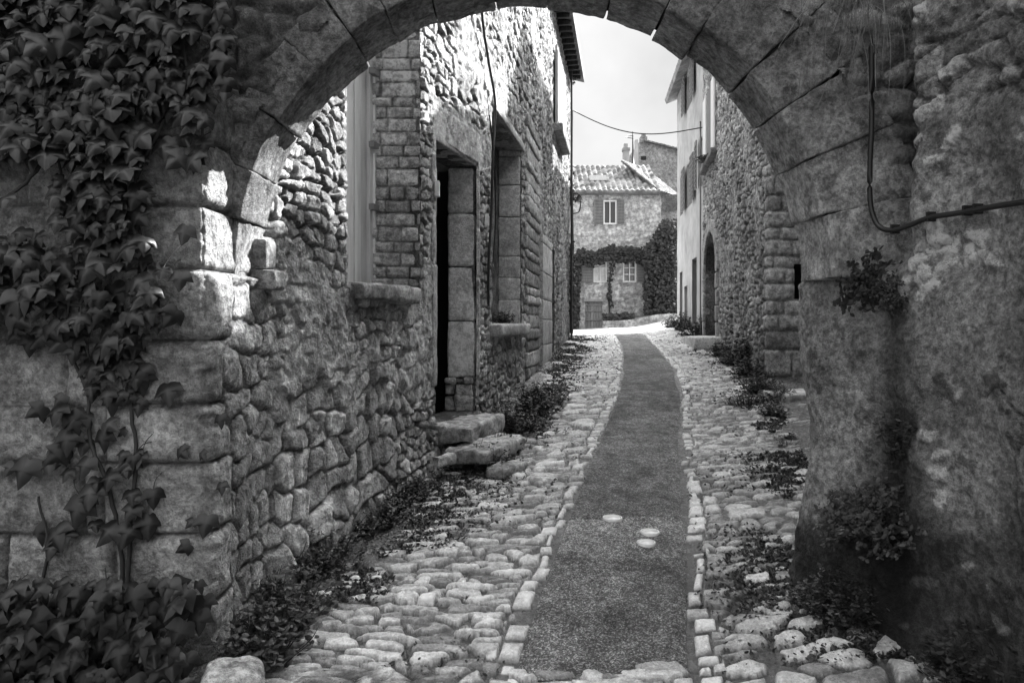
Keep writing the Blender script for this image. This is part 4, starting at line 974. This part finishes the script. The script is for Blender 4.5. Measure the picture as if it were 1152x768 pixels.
# small plants: three kinds, built once and copied
def plant(kind, R, H, nst, nl, seed, label, loc, group):
    r = np.random.default_rng(seed); root = empty(kind, (0, 0, 0), label, 'weed' if kind != 'shrub' else 'shrub', group)
    S_, L_ = Acc(), Acc(); LP, LD, LN, LS = [], [], [], []
    if kind == 'grass_tuft':
        a = r.uniform(0, 6.28, nl); rr_ = R*.5*np.sqrt(r.random(nl)); P = np.stack([rr_*np.cos(a), rr_*np.sin(a), a*0], -1)
        lean = r.uniform(.1, 1.25, nl); D = np.stack([np.cos(a)*np.sin(lean), np.sin(a)*np.sin(lean), np.cos(lean)], -1)
        place_leaves(L_, BLD*np.array([2.2, 1, 1]), BLT, P, D, np.stack([np.cos(a), np.sin(a), -a*0-.2], -1), r.uniform(.4, 1, nl)*H*1.4, r.uniform(.6, 1.8, nl))
        for i in range(4): S_.tube([(0, 0, -.02), (r.normal(0, R*.3), r.normal(0, R*.3), H*.9)], .0015, 4)
    else:
        for i in range(nst):
            a = r.uniform(0, 6.28); l = R*np.sqrt(r.random()); h = H*r.uniform(.5, 1)*(1-.5*(l/R)**2)
            if kind == 'tall_weed': h = H*r.uniform(.6, 1)
            b = np.array([l*.35*math.cos(a), l*.35*math.sin(a), -.02]); t = np.array([l*math.cos(a), l*math.sin(a), h]); m = (b+t)/2+np.array([r.normal(0, .1*R), r.normal(0, .1*R), .08*h])
            q = smoothpts([b, m, t], 5); S_.tube(q, np.linspace(.003, .0012, len(q)), 4)
            for k in range(nl):
                f = r.uniform(.12, 1.02); p = q[min(int(f*(len(q)-1)), len(q)-1)]+r.normal(0, .006, 3); an = r.uniform(0, 6.28); up = r.uniform(-.4, .6)
                LP.append(p); LD.append((math.cos(an), math.sin(an), up)); LN.append((r.normal(0, .4), r.normal(0, .4), 1)); LS.append(r.uniform(.018, .042)*(1.4 if kind == 'tall_weed' else 1))
        place_leaves(L_, SML, SMT, np.array(LP), np.array(LD), np.array(LN), np.array(LS), r.uniform(.5, 1.7, len(LP)))
    S_.make('stem', M['stem'], root); L_.make('foliage', M['weed'], root); return root
G1, G2 = 'weeds along the foot of the left wall', 'weeds along the foot of the right walls'
PR = {'leafy_weed': plant('leafy_weed', .22, .26, 60, 17, 1, 'x', 0, G1), 'tall_weed': plant('tall_weed', .15, .42, 20, 20, 2, 'x', 0, G1), 'grass_tuft': plant('grass_tuft', .24, .065, 0, 420, 3, 'x', 0, G1), 'shrub': plant('shrub', .30, .40, 90, 20, 4, 'x', 0, G1)}
used = set()
def put(kind, loc, sc, label, group, cat=None, rx=0, ry=0):
    src = PR[kind]
    if kind not in used: o = src; used.add(kind)
    else:
        o = src.copy(); COL.objects.link(o)
        for ch in list(src.children):
            c = ch.copy(); COL.objects.link(c); c.parent = o
    o.location = loc; o.scale = (sc,)*3 if not isinstance(sc, tuple) else sc; o.rotation_euler = (rx, ry, rng.uniform(0, 6.28) if not (rx or ry) else 0)
    o['label'] = label; o['category'] = cat or ('grass' if kind == 'grass_tuft' else 'shrub' if kind == 'shrub' else 'weed'); o['group'] = group; return o
def gput(kind, x, y, sc, label, group, **k):
    X, Y = Gp(x, y); put(kind, (X, Y, float(gz(X, Y))), sc, label, group, **k)
for a in (
    ('leafy_weed', 297, 742, 1.25, 'leafy weed clump just behind the pale boulder'), ('leafy_weed', 325, 700, 1.25, 'spreading weed clump at the wall foot beyond the boulder'),
    ('shrub', 290, 690, .55, 'dense low bush against the foot of the near left wall'), ('leafy_weed', 350, 655, 1.05, 'small leafy weed in the gutter beside the near left wall'),
    ('tall_weed', 338, 648, .8, 'thin upright weed against the near left wall'), ('leafy_weed', 385, 612, 1.2, 'bushy weed at the wall foot below the window sill'),
    ('leafy_weed', 412, 603, .8, 'round weed on the gutter stones below the window sill'), ('grass_tuft', 400, 640, 1.2, 'grass tuft among the gutter cobbles in the left foreground'),
    ('leafy_weed', 372, 640, 1.1, 'dense weed clump on the gutter beneath the near window sill'), ('leafy_weed', 430, 590, 1.1, 'spreading weed clump between the sill and the doorsteps'), ('leafy_weed', 452, 568, 1.1, 'weed clump by the wall just before the doorsteps'), ('grass_tuft', 505, 548, 1.5, 'grass tuft in front of the lowest doorstep'),
    ('grass_tuft', 440, 585, 1.5, 'grass tuft in the gutter before the doorsteps'), ('leafy_weed', 475, 556, .75, 'dark weed beneath the small stone at the doorsteps'),
    ('leafy_weed', 548, 530, 1.2, 'weed clump beside the lowest doorstep'), ('leafy_weed', 566, 512, 1.0, 'leafy weed beyond the doorsteps'),
    ('tall_weed', 572, 490, 1.0, 'upright weed against the wall past the doorsteps'), ('leafy_weed', 590, 488, 1.2, 'weed clump below the blocked window'),
    ('shrub', 560, 494, .5, 'low bush in the corner behind the doorsteps'), ('leafy_weed', 602, 470, 1.7, 'rounded weed at the foot of the quoined pier'),
    ('tall_weed', 596, 468, 1.1, 'tall weed stems at the foot of the quoined pier'), ('leafy_weed', 622, 456, 1.3, 'weed clump at the farthest left doorway'),
    ('grass_tuft', 626, 440, 1.5, 'grass tuft near the far end of the left house'), ('grass_tuft', 585, 505, 1.4, 'grass tuft at the edge of the cobbles below the blocked window')):
    gput(*a, G1)
for a in (
    ('shrub', 950, 700, .85, 'dense dark bush at the foot of the right gateway pier'), ('leafy_weed', 925, 690, .8, 'low weed at the near corner of the right gateway pier'),
    ('tall_weed', 985, 700, .7, 'upright weed at the right gateway pier'), ('shrub', 1120, 790, 1.0, 'large dark bush in the lower right corner'), ('leafy_weed', 1080, 768, .9, 'low weed in the lower right corner'),
    ('shrub', 856, 445, 1.0, 'dark bush at the foot of the quoined house corner'), ('shrub', 880, 452, .7, 'dark bush between the quoined corner and the gateway'),
    ('leafy_weed', 845, 425, 1.6, 'weed clump along the rubble house wall'), ('leafy_weed', 870, 470, .9, 'low weed patch in front of the quoined corner'),
    ('grass_tuft', 885, 500, 1.2, 'grass tuft between cobbles near the right pier'), ('leafy_weed', 828, 412, 1.8, 'weed clump midway along the rubble house wall'),
    ('leafy_weed', 812, 402, 1.6, 'small weed near the arched doorway step'), ('tall_weed', 838, 415, 1.5, 'tall weeds against the rubble house wall'),
    ('leafy_weed', 785, 378, 2.6, 'weed clump at the corner of the rendered house'), ('shrub', 768, 372, 1.8, 'bush at the foot of the rendered house'), ('leafy_weed', 755, 369, 2.4, 'low weeds at the far corner of the rendered house'),
    ('grass_tuft', 860, 520, 1.1, 'low grass tuft on the cobbles before the right pier'), ('grass_tuft', 838, 455, 2.2, 'grass tuft on the right cobbles below the rubble house')):
    gput(*a, G2)
# growth rooted in the right wall
p = RW.spy(1000, 600, .0); put('shrub', tuple(p+np.array([-.02, -.02, 0])), (.95, .75, .95), 'dark shrub growing out of the right gateway wall', 'plants rooted in the masonry', rx=.5, ry=-.5)
p = RW.spy(962, 590, .0); put('leafy_weed', tuple(p), (.9, .9, .9), 'weed tuft low on the right gateway pier', 'plants rooted in the masonry', rx=.3, ry=-.8)
p = RW.spy(1015, 530, .0); put('tall_weed', tuple(p), .75, 'thin leafy stems above the shrub on the right wall', 'plants rooted in the masonry', rx=.1, ry=-.1)
p = RW.spy(975, 318, .0); put('leafy_weed', tuple(p+np.array([-.02, -.03, 0])), (.95, .8, .7), 'hanging plant in the joint above the right pier', 'plants rooted in the masonry', rx=1.7, ry=-.5)
p = RW.spy(1008, 335, .0); put('leafy_weed', tuple(p), (.5, .6, .6), 'small plant in the wall joint right of the cable bend', 'plants rooted in the masonry', rx=1.4, ry=-.6)
p = LH.spy(575, 352, .0); put('leafy_weed', (p[0]-.1, p[1], -.02), .9, 'small plant growing on the sill of the blocked window', 'plants rooted in the masonry')
p = RH.pt(RH.sY(17.4, rc+1), 4.12, .1); put('leafy_weed', tuple(p), (1.4, 2.2, .8), 'weeds on the ledge of the upper window at right', 'plants rooted in the masonry')
# dry grass hanging above the arch
A = Acc(); r = np.random.default_rng(5)
for i in range(150):
    x0 = r.uniform(905, 1040); y0 = r.uniform(-70, 25); L = r.uniform(30, 105)*(1 if x0 < 1000 else .6); dx = r.normal(-4, 18); Yq = 3.46+r.uniform(-.06, .04)
    pts = [((x0+dx*t+12*math.sin(t*2+i)*t-CX)/F*Yq, Yq-.05*math.sin(t*3), (HY-(y0+L*(t**1.2) - 14*math.sin(t*3.1)))/F*Yq) for t in (0, .25, .5, .75, 1)]
    A.tube(smoothpts(pts, 3), .0011, 3, tone=r.uniform(.3, 1.6))
tag(A.make('dry_grass_tuft', M['dry']), 'dry wispy grass hanging over the stones at upper right', 'grass')
# low growth between the stones
A = Acc(); n = 110000; r = rng
Yv = 3.3*np.exp(r.random(n)*math.log(20/3.3)); side = r.random(n)
wl = np.interp(Yv, [3.3, 4.5, 6.1, 7.5, 10.4, 19.6], [-1.42, -1.22, -.8, -.37, .16, 1.68]); wr = np.interp(Yv, [3.3, 4, 4.4, 5, 10.7, 18.9], [2.0, 1.70, 1.9, 2.3, 4.0, 5.3])
X = np.where(side < .62, wl+np.abs(r.normal(0, .36, n)), wr-np.abs(r.normal(0, .24, n)))
far_ = r.random(n) < .06; X = np.where(far_, r.uniform(0, 1, n)*(wr-wl)+wl, X)
m = (X > wl) & (X < wr) & ~((X > edgeL(Yv)-.05) & (X < edgeR(Yv)+.05)) & (fbm(X*2.3, Yv*1.6, 3, 66) >.465-.05*(X-wl < .8)+.07*far_)
X, Yv = X[m], Yv[m]; n = len(X); P = np.stack([X, Yv, gz(X, Yv)+.012+rnd(n, 0, .02)], -1); a = rnd(n, 0, 6.28)
D = np.stack([np.cos(a), np.sin(a), rnd(n, .1, 1.1)], -1); N = np.stack([rng.normal(0, .5, n), rng.normal(0, .5, n), np.ones(n)], -1)
place_leaves(A, SML, SMT, P, D, N, rnd(n, .012, .03)*(1+.06*Yv), rnd(n, .5, 1.6))
tag(A.make('ground_cover', M['weed']), kind='stuff')
# fallen leaves and grit on the near paving
# ------------------------------------------------------------------ ivy far away
def ivywall(name, fn, n, size, label, cat='climbing plant', trunk=None):
    P, N = fn(n); n = len(P); a = rng.normal(0, .8, n); D = np.stack([np.sin(a), rnd(n, -.6, .1), -np.cos(a)], -1)
    t = empty(name, tuple(P.mean(0)*[1, 1, 0]+[0, 0, P[:, 2].min()]), label, cat); A = Acc()
    place_leaves(A, SML*[1.6, 1, 1], SMT, P, D, N, rnd(n, .6, 1.2)*size, rnd(n, .5, 1.7)); A.make('foliage', M['farleaf'], t)
    for q in trunk: A = Acc(); A.tube(smoothpts(q, 4), np.linspace(.06, .03, (len(q)-1)*4+1), 6); A.make('stem', M['stem'], t)
def belt(n):
    x = rng.uniform(640, 765, n*3); y = rng.uniform(235, 375, n*3)
    w = 12*(fbm(x/14, x*0, 3, 4)-.5)
    top = np.where(x < 725, 279+w, 279-np.clip(x-722, 0, 26)*1.2+w); top = np.where(x < 650, 285+w, top); bot = np.where(x < 725, 296+w*1.3, 352)
    k = (y > top) & (y < bot) & (fbm(x/5, y/5, 2, 9) > .33)
    k |= (x < 652-(y-300)*.02) & (y > 296) & (y < 368) & (rng.random(n*3) < .9)
    k |= (np.abs(x-687-2*np.sin(y/9)) < 2) & (y > 290) & (y < 345) & (rng.random(n*3) < .18)
    k |= (y > 352) & (y < 360-(x-675)*.05+2*w/12) & (x > 675) & (x < 713)
    k &= ~((x > 667) & (x < 682) & (y > 296) & (y < 318)) & ~((x > 699) & (x < 726) & (y > 297) & (y < 318)); k &= ~((x > 658) & (x < 679) & (y > 338))
    x, y = x[k], y[k]; Y = 45.8-rng.random(len(x))*np.where(x > 725, 1.6, .5)-(y > 350)*(x > 674)*(x < 714)*1.3
    return np.stack([(x-CX)/F*Y, Y, (HY-y)/F*Y], -1), np.stack([rng.normal(0, .4, len(x)), -np.ones(len(x)), rng.normal(.5, .4, len(x))], -1)
ivywall('ivy', belt, 11000, .20, 'dark ivy in a belt across the far house and down its right corner', trunk=[[(fx(687, 45.9), 45.9, -.4), (fx(685, 45.9), 45.9, 2), (fx(688, 45.9), 45.9, 4)], [(fx(738, 45.5), 45.5, -.2), (fx(736, 45.5), 45.5, 3), (fx(740, 45.5), 45.5, 5)]])
def corner(n):
    z = rng.uniform(.2, 7.5, n*2); x = 1.62+rng.random(n*2)*.16*(.4+fbm(z*1.5, z*0, 2, 3)); y = 19.0+rng.random(n*2)*.9; k = (fbm(z*1.2, z*0+3, 3, 8) > .47)
    x, y, z = x[k], y[k], z[k]; return np.stack([x, y, z], -1), np.stack([np.ones(len(x)), -.7+0*x, .3+0*x], -1)
ivywall('wall_creeper', corner, 900, .07, 'thin creeper climbing the far end of the left house', trunk=[[(1.68, 19.3, -.3), (1.70, 19.25, 2), (1.68, 19.3, 4), (1.7, 19.3, 6)]])

# ------------------------------------------------------------------ light, sky, camera
AZ, EL_ = math.radians(48), math.radians(41)
w = bpy.data.worlds.new('World'); S.world = w; w.use_nodes = True; nt = w.node_tree
sky = nt.nodes.new('ShaderNodeTexSky'); sky.sky_type = 'NISHITA'; sky.sun_disc = False
sky.sun_elevation = EL_; sky.sun_rotation = AZ; sky.dust_density = 4.0; sky.air_density = 1.0
bw = nt.nodes.new('ShaderNodeRGBToBW'); nt.links.new(sky.outputs[0], bw.inputs[0])
tc = nt.nodes.new('ShaderNodeTexCoord')
cl = noise_n(nt, tc.outputs['Generated'], 3.2, 5, .55)
cf = maprange(nt, cl, .35, .65, 0.0, 1.0)
v = math_n(nt, 'ADD', math_n(nt, 'MULTIPLY', bw.outputs[0], 1.0), math_n(nt, 'MULTIPLY', cf, 2.5))
sep = nt.nodes.new('ShaderNodeSeparateXYZ'); nt.links.new(tc.outputs['Generated'], sep.inputs[0])
low = math_n(nt, 'MINIMUM', v, math_n(nt, 'ADD', 1.42, math_n(nt, 'MULTIPLY', cf, .42))); t_ = maprange(nt, sep.outputs[2], .42, .72, 0, 1)
v = math_n(nt, 'ADD', math_n(nt, 'MULTIPLY', low, math_n(nt, 'SUBTRACT', 1.0, t_)), math_n(nt, 'MULTIPLY', math_n(nt, 'MULTIPLY', v, 1.9), t_))      # veiled sky, brightest overhead
nt.links.new(v, nt.nodes['Background'].inputs[0]); nt.nodes['Background'].inputs[1].default_value = .10
sd = bpy.data.lights.new('sun', 'SUN'); sd.energy = 3.3; sd.angle = math.radians(.5); so = bpy.data.objects.new('sun', sd); COL.objects.link(so)
dv = Vector((math.sin(AZ)*math.cos(EL_), math.cos(AZ)*math.cos(EL_), math.sin(EL_)))
so.rotation_euler = (-dv).to_track_quat('-Z', 'Y').to_euler(); so.location = (8, 10, 20)
cd = bpy.data.cameras.new('camera'); cam = bpy.data.objects.new('camera', cd); COL.objects.link(cam)
cam.rotation_euler = (math.radians(90), 0, 0); cd.sensor_width = 36; cd.lens = 24; cd.shift_y = -(384-363)/1152
cd.clip_start = .05; cd.clip_end = 3000; S.camera = cam
S.view_settings.view_transform = 'Standard'; S.view_settings.look = 'None'; S.view_settings.exposure = 2.45; S.view_settings.gamma = 1
S.render.engine = 'CYCLES'; S.cycles.max_bounces = 6; S.cycles.diffuse_bounces = 4
